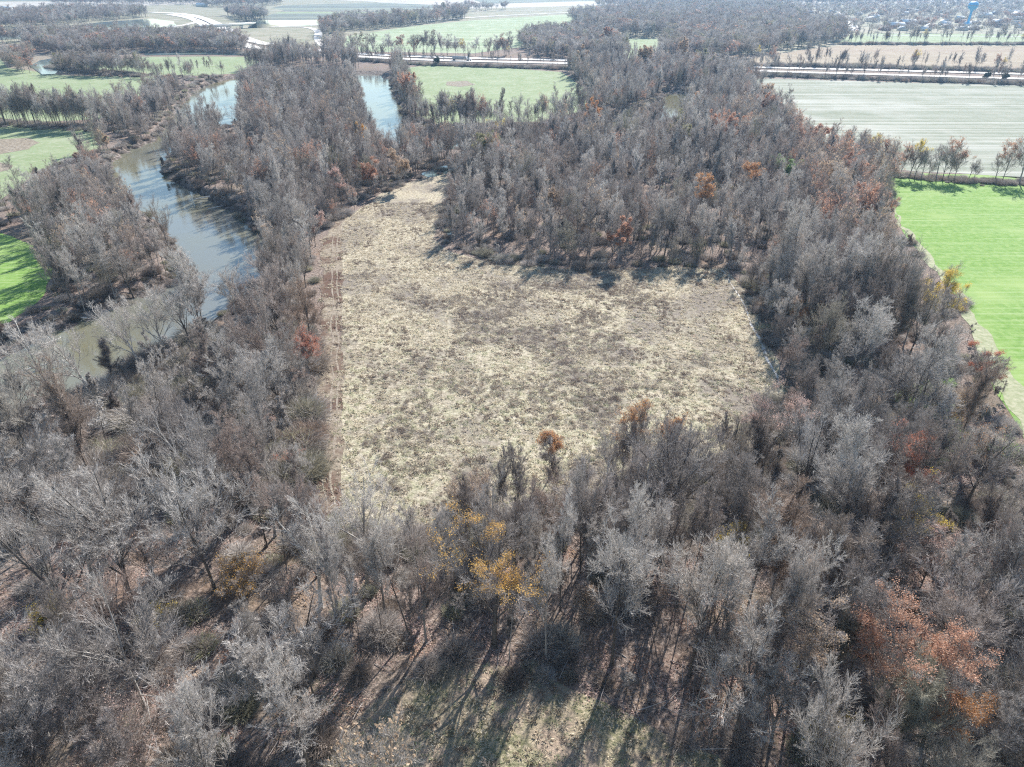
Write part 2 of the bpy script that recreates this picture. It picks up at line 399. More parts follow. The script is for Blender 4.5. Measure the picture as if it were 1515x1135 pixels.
def near_proto(seed, tmat, cmat, leafy=None, **k):
    t, c, l = make_tree(seed, leafy=leafy, **k)
    return (t.mesh('tree_trunk', [M[tmat]]), c.mesh('tree_crown', [M[cmat]]), l.mesh('tree_leaves', [LM[leafy]]) if leafy else None)
def far_proto(name, seed, tmat, cmat, leafy=None, **k):
    t, c, l = make_tree(seed, leafy=leafy, **k)
    mb = MB(); mats = [M[tmat], M[cmat]] + ([LM[leafy]] if leafy else [])
    for i, s_ in enumerate((t, c, l)):
        off = mb.n
        if not s_.v: continue
        mb.v += s_.v; mb.f += [f+off for f in s_.f]; mb.m += [np.full(len(f), i, np.int32) for f in s_.f]; mb.n += s_.n
    return bpy.data.objects.new(name, mb.mesh(name, mats))

# ------------------------------------------------------------------ river and terrain
ZW = -3.2
WEST = [(480, 104), (420, 107), (345, 117), (310, 126), (290, 136), (264, 165), (247, 190), (236, 210), (204, 222), (176, 238), (164, 262), (170, 285), (190, 303),
        (225, 320), (250, 340), (265, 365), (283, 383), (286, 400), (270, 422), (200, 452), (130, 480), (70, 506), (20, 530), (-60, 570), (-220, 640), (-420, 760)]
EAST = [(-420, 1000), (-220, 760), (-60, 660), (0, 632), (60, 600), (130, 578), (180, 545), (225, 520), (270, 502), (325, 468), (365, 432), (392, 405), (394, 385), (380, 352),
        (348, 322), (305, 295), (264, 275), (240, 262), (226, 252), (240, 244), (250, 226), (264, 205), (300, 197), (335, 194), (353, 180), (354, 150), (353, 135), (420, 126), (480, 124)]
BRIV = [(480, 124), (530, 122), (537, 132), (538, 160), (545, 185), (565, 205), (600, 222), (640, 228), (720, 224), (800, 214), (900, 200), (960, 190), (985, 186), (1000, 186), (1014, 170), (1022, 150), (1020, 141),
        (985, 138), (980, 150), (962, 168), (900, 180), (800, 196), (720, 205), (640, 208), (606, 200), (597, 185), (592, 158), (580, 140), (577, 120), (560, 113), (535, 111), (480, 104)]
RIV = np.concatenate([GP(WEST, ZW), GP(EAST, ZW), GP(BRIV, ZW)])
flats = [(G(205, 212), 6), (G(168, 245), 4), (G(15, 515), 11), (G(290, 385), 3)]
def sdist(x, y):
    d = np.full(np.shape(x), 999.); m = (x > -700) & (x < 420) & (y > 30) & (y < 900)
    if m.any():
        xx, yy = x[m], y[m]; dd = dist_poly(xx, yy, RIV); dd[inpoly(xx, yy, RIV)] *= -1; d[m] = dd
    return d
def height(x, y, sd=None):
    x = np.asarray(x, float); y = np.asarray(y, float)
    if sd is None: sd = sdist(x, y)
    w = 4.0 + 2.5*vnoise(x, y, 9, 1)
    for (c, a) in flats: w = w + a*np.exp(-((x-c[0])**2+(y-c[1])**2)/(2*22.**2))
    t = np.clip(sd/w, 0, 1); t2 = t*t*(3-2*t)
    hh = ZW - .0 + (-ZW)*(t2*.8+.2*t)
    rough = (vnoise(x, y, 2.6, 3)-.5)*2.6*np.sin(np.clip(t, 0, 1)*PI) + (vnoise(x, y, 5, 4)-.5)*1.2*np.sin(np.clip(t, 0, 1)*PI)
    hh = np.where(sd < 0, ZW + np.maximum(sd*.3, -2.5), hh + rough)
    return np.where(sd > w, 0., hh)
def axis(lo, hi, step, out_lo, out_hi, g=1.12):
    a = list(np.arange(lo, hi, step)); s = step
    while a[-1] < out_hi: s *= g; a.append(a[-1]+s)
    b = []; s = step; x = lo
    while x > out_lo: s *= g; x -= s; b.append(x)
    return np.array(b[::-1]+a)
xs = axis(-260, 60, 1.15, -7000, 7000); ys = axis(70, 470, 1.15, -400, 14000)
X, Y = np.meshgrid(xs, ys); Z = height(X.ravel(), Y.ravel())
nx, ny = len(xs), len(ys)
i0 = (np.arange(ny-1)[:, None]*nx+np.arange(nx-1)[None]).ravel()
mb = MB(); mb.add(np.stack([X.ravel(), Y.ravel(), Z], 1), np.stack([i0, i0+1, i0+nx+1, i0+nx], 1))
g = link('ground', mb.mesh('ground', [M['ground']])); g['kind'] = 'structure'
for p_ in g.data.polygons: pass
g.data.polygons.foreach_set('use_smooth', np.ones(len(g.data.polygons), bool))

def ragged(pts, amp, step):
    """subdivide an outline in world space and make it uneven"""
    out = []
    n = len(pts)
    for i in range(n):
        a = pts[i]; b = pts[(i+1) % n]; L = np.linalg.norm(b-a); k = int(max(1, min(60, L/step)))
        for j in range(k):
            q = a + (b-a)*j/k
            out.append(q + (np.array([vnoise(q[0]+9, q[1], step*1.7, 5), vnoise(q[0], q[1]+77, step*1.7, 6)])-.5)*2*amp)
    return np.array(out)
def sheet(name, px, m, z=.05, amp=1.0, step=5., kind='structure'):
    P = GP(px); d = np.median(P[:, 1]); s = max(1., d/250.)
    P = ragged(P, amp*s, step*s) if amp else P
    me = bpy.data.meshes.new(name); me.from_pydata([(x, y, z) for x, y in P], [], [list(range(len(P)))]); me.materials.append(m); me.update()
    if me.polygons[0].normal.z < 0: me.flip_normals()
    o = link(name, me); o['kind'] = kind; return o
def ribbon(name, px, width, m, z=.2, world=False, kind='structure', parent=None, smooth=True):
    P = np.array(px, float) if world else GP(px)
    if smooth:
        for _ in range(2):
            Q = [P[0]]
            for a, b in zip(P[:-1], P[1:]): Q += [a*.75+b*.25, a*.25+b*.75]
            P = np.array(Q+[P[-1]])
    if name == 'track':   # ruts wander a little
        seg = np.r_[0, np.cumsum(np.linalg.norm(np.diff(P, axis=0), axis=1))]; t_ = np.arange(0, seg[-1], 1.5)
        P = np.stack([np.interp(t_, seg, P[:, 0]), np.interp(t_, seg, P[:, 1])], 1)
        P[:, 0] += (vnoise(P[:, 1], P[:, 0]*0, 9, 51)-.5)*1.1 + (vnoise(P[:, 1], P[:, 0]*0+5, 3, 52)-.5)*.35
        if np.isscalar(width): width = width*(.45+1.1*vnoise(P[:, 1], P[:, 0]*0+9, 4, 53))
    T = np.gradient(P, axis=0); T /= np.maximum(np.linalg.norm(T, axis=1, keepdims=True), 1e-9); Nn = np.stack([-T[:, 1], T[:, 0]], 1)
    w = np.full(len(P), width/2) if np.isscalar(width) else np.interp(np.linspace(0, 1, len(P)), np.linspace(0, 1, len(width)), width)/2
    A = P+Nn*w[:, None]; B = P-Nn*w[:, None]; n = len(P)
    v = [(a[0], a[1], z) for a in A]+[(b[0], b[1], z) for b in B]; f = [(n+i, n+i+1, i+1, i) for i in range(n-1)]
    mb = MB(); mb.add(v, f); o = link(name, mb.mesh(name, [m]), parent)
    if kind: o['kind'] = kind
    return o
# river water sheet lies under the banks
mb = MB(); xa, xb, ya, yb = RIV[:, 0].min()-20, RIV[:, 0].max()+20, 20, RIV[:, 1].max()+20
mb.add([(xa, ya, ZW+.35), (xb, ya, ZW+.35), (xb, yb, ZW+.35), (xa, yb, ZW+.35)], [(0, 1, 2, 3)])
o = link('river', mb.mesh('river', [M['river']])); o['kind'] = 'structure'

FIELD = [(502, 350), (508, 328), (560, 290), (608, 268), (640, 258), (668, 258), (668, 285), (652, 320), (640, 350), (660, 372), (720, 388), (800, 396), (900, 400), (1000, 394), (1075, 398), (1105, 430), (1130, 490), (1152, 545), (1165, 590),
         (1155, 640), (1100, 680), (1000, 712), (900, 732), (820, 750), (740, 772), (640, 795), (560, 800), (506, 785), (500, 700), (503, 540), (503, 430)]
CLEAR = [(440, 1180), (500, 1090), (570, 1020), (650, 985), (720, 985), (800, 1000), (900, 1045), (960, 1080), (1060, 1120), (1120, 1220), (1100, 1300), (400, 1300)]
GREEN = [(1316, 255), (1420, 258), (1515, 262), (1640, 266), (1900, 275), (2300, 900), (1700, 800), (1560, 700), (1500, 620), (1462, 560), (1440, 500), (1425, 450), (1395, 415), (1365, 380), (1335, 340), (1322, 310)]
STUB = [(1095, 120), (1110, 116), (1300, 121), (1515, 127), (1900, 138), (2100, 250), (1700, 272), (1515, 264), (1316, 250), (1240, 222), (1212, 205), (1185, 182), (1168, 160), (1130, 136)]
FURROW = [(1100, 92), (1120, 84), (1190, 73), (1250, 67), (1515, 68), (1900, 70), (1900, 118), (1515, 103), (1300, 98), (1150, 94)]
MEADOW = [(598, 101), (630, 97), (730, 100), (830, 107), (848, 118), (872, 140), (868, 165), (800, 180), (640, 184), (620, 165), (606, 130)]
BIGF = [(500, 66), (512, 54), (545, 49), (612, 39), (700, 30), (860, 20), (870, 24), (845, 30), (850, 38), (780, 46), (768, 70), (700, 79), (600, 77), (520, 76)]
PATCH = [(918, 57), (985, 58), (980, 70), (950, 86), (925, 88), (915, 72)]
OXF = [(96, 96), (160, 90), (210, 84), (372, 84), (384, 92), (356, 108), (300, 112), (215, 112), (150, 105), (110, 101)]
L1F = [(-500, 76), (0, 84), (12, 100), (100, 112), (225, 113), (244, 124), (200, 150), (150, 176), (60, 180), (0, 174), (-300, 165), (-600, 140)]
L2F = [(-500, 168), (-200, 175), (0, 182), (80, 188), (150, 192), (158, 204), (140, 222), (90, 240), (40, 268), (0, 300), (-60, 330), (-300, 360), (-700, 330)]
L3F = [(-700, 340), (-200, 345), (0, 345), (45, 360), (78, 395), (70, 430), (45, 458), (10, 478), (-100, 505), (-400, 560), (-900, 560)]
sheet('main_field', FIELD, M['field'], .05, 1.1, 3)
sheet('clearing', CLEAR, M['clearing'], .05, .8, 2)
sheet('green_field', GREEN, M['green'], .05, 1.2, 5)
sheet('field_margin', [(1320, 300), (1338, 335), (1368, 370), (1397, 404), (1428, 440), (1452, 480), (1480, 530), (1560, 650), (1560, 700), (1500, 620), (1462, 560), (1440, 500), (1425, 450), (1395, 415), (1365, 380), (1335, 340)], M['margin'], .09, 1.5, 3)
sheet('stubble_field', STUB, M['palegreen'], .05, 1.2, 6)
sheet('far_farmland', [(-900, 66), (0, 66), (200, 58), (480, 62), (800, 72), (1100, 80), (1900, 66), (1900, -20), (-900, -20)], M['verge'], .03, 0)
sheet('furrowed_field', FURROW, M['brown'], .08, 1, 8)
sheet('meadow', MEADOW, M['greensoft'], .05, 1.2, 6)
sheet('wide_field', BIGF, M['meadowpale'], .08, 1, 8)
sheet('small_field', PATCH, M['greensoft'], .08, 1, 8)
sheet('oxbow_field', OXF, M['greensoft'], .05, 1.2, 6)
sheet('river_field', L1F, M['greensoft'], .05, 1.2, 6)
sheet('river_field', L2F, M['greensoft'], .05, 1.2, 5)
sheet('river_field', L3F, M['green'], .05, 1.2, 4)
sheet('bare_patch', [(-60, 210), (0, 206), (40, 205), (60, 211), (40, 221), (0, 228), (-60, 236)], M['scrub'], .1, .8, 3)
sheet('bare_patch', [(-60, 240), (0, 240), (18, 245), (12, 252), (-10, 258), (-60, 262)], M['scrub'], .1, .8, 3)
sheet('bare_patch', [(660, 121), (690, 120), (702, 125), (680, 129), (662, 127)], M['scrub'], .1, .8, 3)
sheet('oxbow_bank', [(0, 84), (60, 80), (110, 84), (98, 100), (150, 106), (215, 108), (215, 113), (110, 113), (10, 101)], M['scrub'], .08, 1, 5)
# far farmland bands
for k_, (pts, mm) in enumerate([([(-600, 14), (80, 12), (300, 6), (290, 2), (-600, 4)], 'tan'), ([(-600, 4), (290, 1), (420, -6), (-600, -14)], 'slate'),
        ([(378, 17), (640, 14.5), (700, 10), (560, 4), (420, 8)], 'slate'), ([(640, 14.5), (900, 8), (1900, 4), (1900, -6), (520, -4), (560, 4), (700, 10)], 'tan'),
        ([(430, -2), (700, -3), (640, 5), (560, 3)], 'tan'), ([(420, 30), (640, 24), (640, 17.5), (380, 17.5), (382, 29)], 'slate'), ([(378, 20), (640, 19), (640, 17.8), (378, 18)], 'greensoft'),
        ([(720, 6), (860, 2), (1000, 1), (880, -3), (700, 0)], 'slate'), ([(380, 66), (395, 44), (470, 44), (482, 52), (470, 72), (430, 72)], 'verge'),
        ([(160, 50), (300, 40), (310, 50), (290, 60), (180, 56)], 'verge'), ([(190, 14), (400, 12), (420, 16), (380, 28), (300, 24), (230, 20)], 'verge'),
        ([(1240, 64), (1515, 66), (1900, 67), (1900, 52), (1260, 50)], 'greensoft')]):
    sheet('far_field', pts, M[mm], .1+.02*k_, 0)
for k_, (pts) in enumerate([[(108, 39), (150, 33), (225, 28), (256, 32), (263, 38), (235, 41), (150, 40.5)], [(-200, 51), (0, 50), (40, 46), (110, 41.5), (212, 42), (185, 48), (100, 55), (40, 57), (0, 59), (-200, 64)],
        [(361, 32), (382, 30), (470, 30), (507, 32), (500, 37), (420, 39.5), (372, 39.5)], [(44, 98), (60, 90), (84, 86), (98, 86), (86, 92), (76, 97), (86, 104), (82, 110), (62, 111), (50, 105)],
        [(215, 79), (280, 77.5), (372, 79), (372, 82.5), (300, 81), (215, 82)]]):
    sheet('pond', pts, M['pond'], .4, .6, 8)
sheet('puddle', [(622, 258), (640, 250), (668, 243), (684, 246), (672, 255), (650, 260), (632, 263)], M['pond'], .1, .8, 2)
sheet('puddle', [(660, 344), (668, 341), (672, 347), (664, 350)], M['pond'], .08, .2, 2)
# tracks and a pale ditch line round the field
sheet('field_strip', [(476, 354), (486, 345), (500, 330), (509, 338), (505, 355), (506, 430), (506, 540), (502, 700), (509, 790), (464, 800), (464, 690), (471, 600), (474, 500), (476, 430)], M['strip'], .10, 1.1, 2)
ribbon('track', [(565, 290), (525, 318), (503, 344), (499, 380), (500.5, 450), (499.5, 540), (496, 640), (491, 760)], .4, M['rut'], .14)
ribbon('track', [(560, 289), (520, 317), (496, 344), (492, 380), (492.5, 450), (491, 540), (486, 640), (479, 760)], .35, M['rut'], .14)
ribbon('track', [(1070, 400), (1095, 440), (1118, 490), (1140, 540), (1150, 570)], [.2, .35, .5, .9, .3], M['asphalt'], .12)  # pale line of the ditch, drawn as a ribbon like the ruts
ribbon('track', [(1172, 160), (1182, 178), (1200, 192), (1216, 206)], 1.6, M['rut'], .14)
ribbon('track', [(1178, 164), (1190, 180), (1206, 192), (1222, 205)], 1.0, M['rut'], .14)
# highway and ramps
up = [(224, 18.5), (264, 20), (290, 24), (317, 34), (351, 53), (380, 63.5), (430, 71), (480, 76), (540, 81), (620, 84.5), (700, 87), (850, 90), (960, 93.5), (1060, 97), (1115, 100.5), (1300, 104.5), (1515, 110.5), (1900, 122)]
lo = [(251, 21.5), (280, 26), (296, 32), (311, 42), (340, 58), (367, 69.5), (400, 75), (440, 79), (520, 84), (620, 89), (700, 91.5), (850, 94.5), (960, 98), (1060, 102.5), (1115, 106), (1300, 111), (1515, 117.5), (1900, 130)]
wd = [22, 22, 18, 16, 14, 12, 11, 11]
ribbon('highway', up, wd, M['concrete'], .6); ribbon('highway', lo, wd, M['concrete'], .6)
ribbon('slip_road', [(296, 31), (285, 35), (259, 40), (224, 42.5), (203, 46), (195, 50), (205, 52.5), (237, 50), (290, 47)], 11, M['concrete'], .5)
ribbon('slip_road', [(369, 41), (396, 40), (441, 40), (459, 41.5), (472, 46.5), (470, 58), (478, 68), (493, 75), (520, 80)], [9, 9, 10, 12, 10, 8], M['concrete'], .5)
ribbon('road', [(459, 38), (540, 36.5), (612, 33), (697, 26), (780, 21.5), (865, 18), (930, 15.5), (1010, 14)], 12, M['concrete'], .45)
ribbon('road', [(-200, 73), (0, 70), (34, 67), (70, 63)], 7, M['concrete'], .45)
ribbon('road', [(380, 16.5), (640, 17.3), (900, 15.5), (1100, 13)], 9, M['asphalt'], .44)
ribbon('street', [(1064, 15), (1100, 14), (1180, 17), (1187, 40), (1184, 26), (1178, 18)], 8, M['concrete'], .42)
ribbon('street', [(1243, 18), (1250, 30), (1262, 38), (1266, 46)], 14, M['concrete'], .47)
ribbon('street', [(1180, 20), (1184, 28), (1190, 38)], 16, M['concrete'], .46)
ribbon('street', [(1240, 52), (1515, 55), (1700, 56)], 7, M['asphalt'], .48)

# ------------------------------------------------------------------ scattering
def grid(cell, px0, px1, py0, py1, seed=0):
    """jittered points over the part of the ground seen between these photo rows"""
    ya = G(CX, py1)[1] if py1 < 2200 else 5; yb = G(CX, py0)[1]
    xm = max(abs(G(px0, py0)[0]), abs(G(px1, py0)[0]))
    r = np.random.default_rng(seed)
    gx, gy = np.meshgrid(np.arange(-xm, xm, cell), np.arange(ya, yb, cell)); gx = gx.ravel(); gy = gy.ravel()
    gx = gx + r.uniform(-.5, .5, len(gx))*cell; gy = gy + r.uniform(-.5, .5, len(gy))*cell
    px, py = PX(gx, gy); k = (px > px0) & (px < px1) & (py > py0) & (py < py1)
    return gx[k], gy[k], px[k], py[k]
WOODS = [
 # near woods, right woods and the wood round the field
 [(-400, 760), (-220, 700), (-60, 640), (0, 625), (60, 596), (130, 572), (180, 540), (225, 515), (270, 497), (325, 462), (365, 427), (396, 402), (396, 382), (380, 348), (345, 316), (300, 290), (262, 270), (232, 258), (262, 203), (352, 190), (356, 132),
  (420, 122), (538, 128), (541, 170), (570, 212), (640, 230), (720, 226), (800, 216), (900, 202), (1000, 188), (1024, 150), (1095, 120), (1130, 136), (1168, 160), (1185, 182), (1212, 205), (1240, 222), (1318, 240), (1322, 310), (1335, 340), (1365, 380), (1395, 415), (1425, 450), (1440, 500), (1462, 560),
  (1500, 620), (1560, 700), (1700, 800), (2100, 1000), (2100, 1700), (-700, 1700)],
 [(578, 138), (575, 112), (590, 96), (606, 128), (620, 165), (640, 186), (800, 182), (868, 168), (872, 140), (848, 118), (835, 104), (1060, 108), (1095, 118), (1024, 142), (985, 136), (975, 150), (960, 168), (900, 180), (800, 195), (720, 204), (640, 207), (608, 198), (596, 170)],
 [(100, 205), (135, 196), (160, 214), (168, 236), (160, 262), (166, 285), (188, 306), (222, 323), (246, 342), (262, 368), (278, 390), (272, 414), (200, 444), (130, 470), (75, 478), (30, 478), (55, 455), (78, 430), (84, 395), (60, 360), (20, 343), (-100, 340), (0, 302), (40, 270), (85, 242), (120, 225)],
 [(-500, 520), (-100, 508), (10, 482), (30, 488), (-60, 545), (-400, 680)],
 [(150, 184), (180, 160), (215, 145), (245, 125), (225, 113), (350, 110), (346, 116), (308, 124), (286, 134), (260, 163), (243, 190), (230, 206), (195, 208), (165, 203)],
 [(242, 196), (256, 150), (285, 120), (345, 108), (352, 112), (312, 128), (292, 138), (268, 165), (250, 192)],
 [(356, 108), (384, 93), (420, 84), (520, 90), (530, 96), (534, 108), (480, 102), (420, 105)],
]
EXCL = [[(462, 352), (508, 326), (508, 700), (510, 800), (462, 800), (458, 690), (466, 600), (466, 430)], FIELD, CLEAR, GREEN, STUB, MEADOW, L2F, L3F, L1F]
exw = [np.array(p, float) for p in EXCL]
def in_woods(px, py):
    m = np.zeros(len(px), bool)
    for w in WOODS: m |= inpoly(px, py, w)
    for e in exw: m &= ~inpoly(px, py, e)
    return m

# colored and otherwise distinctive trees: crown centre in the photo, height, leaf kind, form, label
SPECIAL = [
 (452, 505, 12, 'red', 'round', 'low round tree with red-orange leaves beside the field track'),
 (384, 612, 8, 'pink', 'round', 'small tree with faded pink-red leaves in the brush below the red-orange tree'),
 (430, 674, 5, 'red', 'shrub', 'low red-orange shrub at the lower end of the field track'),
 (1190, 460, 10, 'orange', 'round', 'small orange-topped tree near the east corner of the mown field'),
 (940, 640, 17, 'orange', 'tall', 'narrow tree with rust-orange top at the lower edge of the mown field'),
 (988, 642, 12, 'orange', 'tall', 'thin tree with a faint orange top beside the rust-orange one'),
 (813, 664, 10, 'orange', 'tall', 'small orange-tipped tree at the lower edge of the mown field'),
 (1150, 592, 21, 'pink', 'open', 'big bare-limbed tree with reddish tips at the field corner'),
 (1352, 672, 16, 'red', 'spread', 'tall tree with thin red-orange leaves behind the bright yellow tree'),
 (1345, 742, 15, 'yellow', 'round', 'bright yellow-leaved tree standing alone in the grey wood'),
 (1392, 800, 15, 'pink', 'round', 'pinkish red-leaved tree below the bright yellow tree'),
 (1352, 935, 23, 'rust', 'spread', 'large tree full of rusty pink-orange leaves, the biggest coloured crown'),
 (1412, 1015, 17, 'orange', 'spread', 'orange-leaved tree touching the large rusty crown'),
 (1205, 935, 20, 'tan', 'tall', 'tall column-shaped tree with tan-orange leaf tips'),
 (728, 822, 24, 'gold', 'open', 'tall dark tree with clusters of golden-orange leaves above the bottom clearing'),
 (352, 828, 7, 'gold', 'shrub', 'small golden-yellow sapling on the red leaf litter'),
 (218, 905, 4, 'yellow', 'shrub', 'low yellow-leaved shrub at the foot of a dark trunk'),
 (150, 1075, 12, 'pink', 'shrub', 'wide pale pinkish shrubby tree at the bottom edge of the wood'),
 (60, 900, 4, 'yellow', 'shrub', 'low yellowish shrub by the big forked trunk'),
 (1074, 812, 11, 'yellow', 'tall', 'thin tree with one small tuft of yellow leaves'),
 (1240, 1062, 6, 'yellow', 'shrub', 'low yellow-tan shrub below the column-shaped tree'),
 (862, 892, 9, 'tan', 'tall', 'slight sapling with peach-coloured leaves among dark trunks'),
 (880, 160, 20, 'orange', 'round', 'round orange tree at the far meadow corner'),
 (742, 172, 18, 'yellow', 'round', 'round yellow-olive tree below the far meadow'),
 (722, 212, 22, 'olive', 'spread', 'wide pale olive tree beside the yellow-olive one'),
 (604, 122, 24, 'rust', 'spread', 'tall rust-brown tree on the bank of the blue river bend'),
 (1078, 178, 24, 'rust', 'spread', 'large round rust-brown tree near the hidden river bend'),
 (1030, 150, 16, 'orange', 'tall', 'slim orange tree against the dark river bank'),
 (1044, 292, 20, 'orange', 'tall', 'slim tall orange tree in the middle of the wood'),
 (918, 345, 15, 'rust', 'round', 'rusty-leaved tree near the upper edge of the mown field'),
 (1100, 262, 18, 'orange', 'tall', 'slim orange-tan tree above the slim tall orange one'),
 (1010, 186, 22, 'olive', 'round', 'pale olive willow-like tree beside the river bend'),
 (1152, 238, 14, 'green', 'round', 'bright green tree in the upper wood'),
 (1174, 246, 12, 'green', 'round', 'smaller green tree touching the bright green tree'),
 (1228, 252, 19, 'tan', 'round', 'tan-orange tree between the green trees and the green field'),
 (1262, 240, 17, 'rust', 'round', 'rusty tree at the top corner of the green field'),
 (1290, 292, 19, 'rust', 'spread', 'rust-grey tree at the edge of the green field'),
 (1262, 320, 17, 'pink', 'round', 'pinkish brown tree near the edge of the green field'),
 (1405, 432, 19, 'yellow', 'spread', 'big dark tree with a yellow-orange flush by the green field'),
 (1336, 412, 12, 'tan', 'tall', 'brownish tan leafy tree beside the yellow-flushed tree'),
 (1378, 575, 11, 'green', 'round', 'pale green round tree in the east wood'),
 (1352, 582, 9, 'green', 'round', 'lower pale green tree leaning against the round one'),
 (1402, 625, 10, 'green', 'shrub', 'soft bluish green shrub below the pale green trees'),
 (1366, 668, 7, 'green', 'shrub', 'small bright green bush beside the red-orange tree'),
 (1500, 655, 8, 'green', 'shrub', 'green bush near the edge of the east wood'),
 (1452, 632, 9, 'orange', 'shrub', 'small orange shrub near the green bush'),
 (1422, 590, 8, 'gold', 'shrub', 'small golden shrub beside the pale green tree'),
 (1462, 532, 12, 'red', 'round', 'dark red-tinged tree at the green field margin'),
 (460, 322, 14, 'pink', 'round', 'pinkish tree between the river and the top of the track'),
 (545, 252, 14, 'rust', 'round', 'little rusty tree above the narrow end of the mown field'),
 (500, 262, 15, 'pink', 'round', 'faint pink tree left of the little rusty tree'.replace('left of', 'just west of')),
 (536, 200, 18, 'gold', 'tall', 'slender golden tree beside the blue river bend'),
 (590, 240, 16, 'tan', 'round', 'pale tan tree between the river bend and the mown field'),
 (148, 200, 12, 'tan', 'round', 'pale tan tree on top of the eroded river bank'),
 (122, 228, 12, 'rust', 'round', 'reddish brown tree on top of the eroded river bank'),
 (905, 48, 26, 'rust', 'round', 'rust-topped tree in the dark clump above the highway'),
 (858, 82, 22, 'tan', 'round', 'tan round tree beside the highway'),
 (955, 78, 26, 'tan', 'spread', 'wide tan-topped tree beyond the highway'),
 (1010, 68, 24, 'tan', 'spread', 'pale brown tree beyond the highway by the far wood'),
 (1040, 84, 20, 'olive', 'round', 'olive tree at the end of the highway woods'),
 (1215, 192, 15, 'rust', 'round', 'rusty tree where the pale track meets the wood'),
 (1150, 150, 20, 'rust', 'spread', 'rust-brown tree at the point of the stubble field'),
 (1135, 132, 17, 'tan', 'round', 'tan tree at the top point of the stubble field'),
 (815, 300, 14, 'tan', 'tall', 'tan-leaved sapling in the wood above the mown field'),
 (1475, 800, 12, 'pink', 'round', 'small pinkish tree at the east end of the near wood'),
 (700, 705, 8, 'tan', 'shrub', 'tan shrub at the lower edge of the mown field'),
]
BARE = [   # hand placed bare trees: foot in the photo, height, form, bark, twig tone, lean, label
 (140, 588, 21, 'open', 'whitebark', 'twigsilver', -.25, 'white-limbed sycamore leaning over the river, nearest the mud bank'),
 (212, 548, 20, 'open', 'whitebark', 'twigsilver', -.12, 'white-limbed sycamore leaning over the middle of the river'),
 (247, 530, 20, 'open', 'whitebark', 'twigsilver', .0, 'upright white-limbed sycamore on the near river bank'),
 (165, 560, 13, 'snag', 'bark', 'twig', .15, 'short dark vine-hung snag between the leaning sycamores'),
 (42, 612, 15, 'open', 'bark', 'twig', -.2, 'thin bent tree at the river edge where the water leaves the picture'),
 (305, 500, 18, 'tall', 'whitebark', 'twig', -.2, 'slanting pale trunk above the near river bank'),
 (350, 470, 17, 'open', 'whitebark', 'twigsilver', 0, 'pale tree against the water where the river bends away'),
 (196, 893, 26, 'spread', 'bark', 'twigsilver', -.04, 'tall silvery vase-shaped tree rising from red leaf litter'),
 (122, 942, 25, 'open', 'bark', 'twig', -.15, 'big dark forked tree leaning over red leaf litter'),
 (185, 978, 17, 'open', 'bark', 'twig', -.05, 'short black forked tree on red leaf litter'),
 (318, 872, 25, 'round', 'bark', 'twigsilver', 0, 'silvery dome-topped tree behind the golden sapling'),
 (70, 790, 24, 'round', 'bark', 'twig', -.05, 'broad brownish-topped tree with a thick dark trunk near the river brush'),
 (220, 985, 12, 'snag', 'bark', 'twig', .2, 'bowed dark trunk beside the short black forked tree'),
 (70, 1090, 20, 'open', 'whitebark', 'twigsilver', -.2, 'white leaning sycamore behind the pale pinkish shrubby tree'),
 (400, 1050, 16, 'round', 'bark', 'twigsilver', 0, 'small silver puff-headed tree in the near wood'),
 (465, 1000, 18, 'open', 'bark', 'twigsilver', .1, 'crooked dark tree with a silver head casting long shadows'),
 (475, 900, 21, 'open', 'whitebark', 'twigsilver', 0, 'white-armed tree with knotted limbs in the near wood'),
 (1020, 1000, 24, 'tall', 'bark', 'twigsilver', 0, 'tall straight tree with pale feathery head behind the bottom clearing'),
 (905, 985, 24, 'tall', 'bark', 'twigsilver', .04, 'tall straight dark trunk with a grey feathery head'),
 (1085, 1090, 22, 'round', 'bark', 'twigsilver', 0, 'white-headed tree between two dark trunks near the clearing corner'),
 (92, 600, 22, 'open', 'whitebark', 'twigsilver', -.2, 'pale tree leaning over the brown water beside the mud bank sycamore'),
 (285, 512, 19, 'open', 'bark', 'twigsilver', -.1, 'grey tree over the near bank between the sycamores and the slanting trunk'),
 (1500, 880, 18, 'open', 'bark', 'twig', .1, 'dark branching tree at the east end of the near wood'),
]
specials = []
for (px, py, h, kind, form, label) in SPECIAL:
    x, y = G(px, py, h*.72); specials.append((x, y, h, kind, form, label))
bares = [(*G(px, py), h, form, bk, tw, ln, label) for (px, py, h, form, bk, tw, ln, label) in BARE]
keep_out = np.array([(s[0], s[1], 1.9 if s[2] < 12 else 3.0) for s in specials] + [(b[0], b[1], 3.6) for b in bares])
def clear_of(x, y):
    ok = np.ones(len(x), bool)
    for a, b, r_ in keep_out: ok &= (x-a)**2+(y-b)**2 > r_*r_
    return ok
# keep some sight lines open: in front of hand placed trees the wood is thinner
gx, gy, px, py = grid(4.6, -260, 1780, 84, 1500, 11)
m = in_woods(px, py); gx, gy, px, py = gx[m], gy[m], px[m], py[m]
sd = sdist(gx, gy); m = (sd > 3) & clear_of(gx, gy)
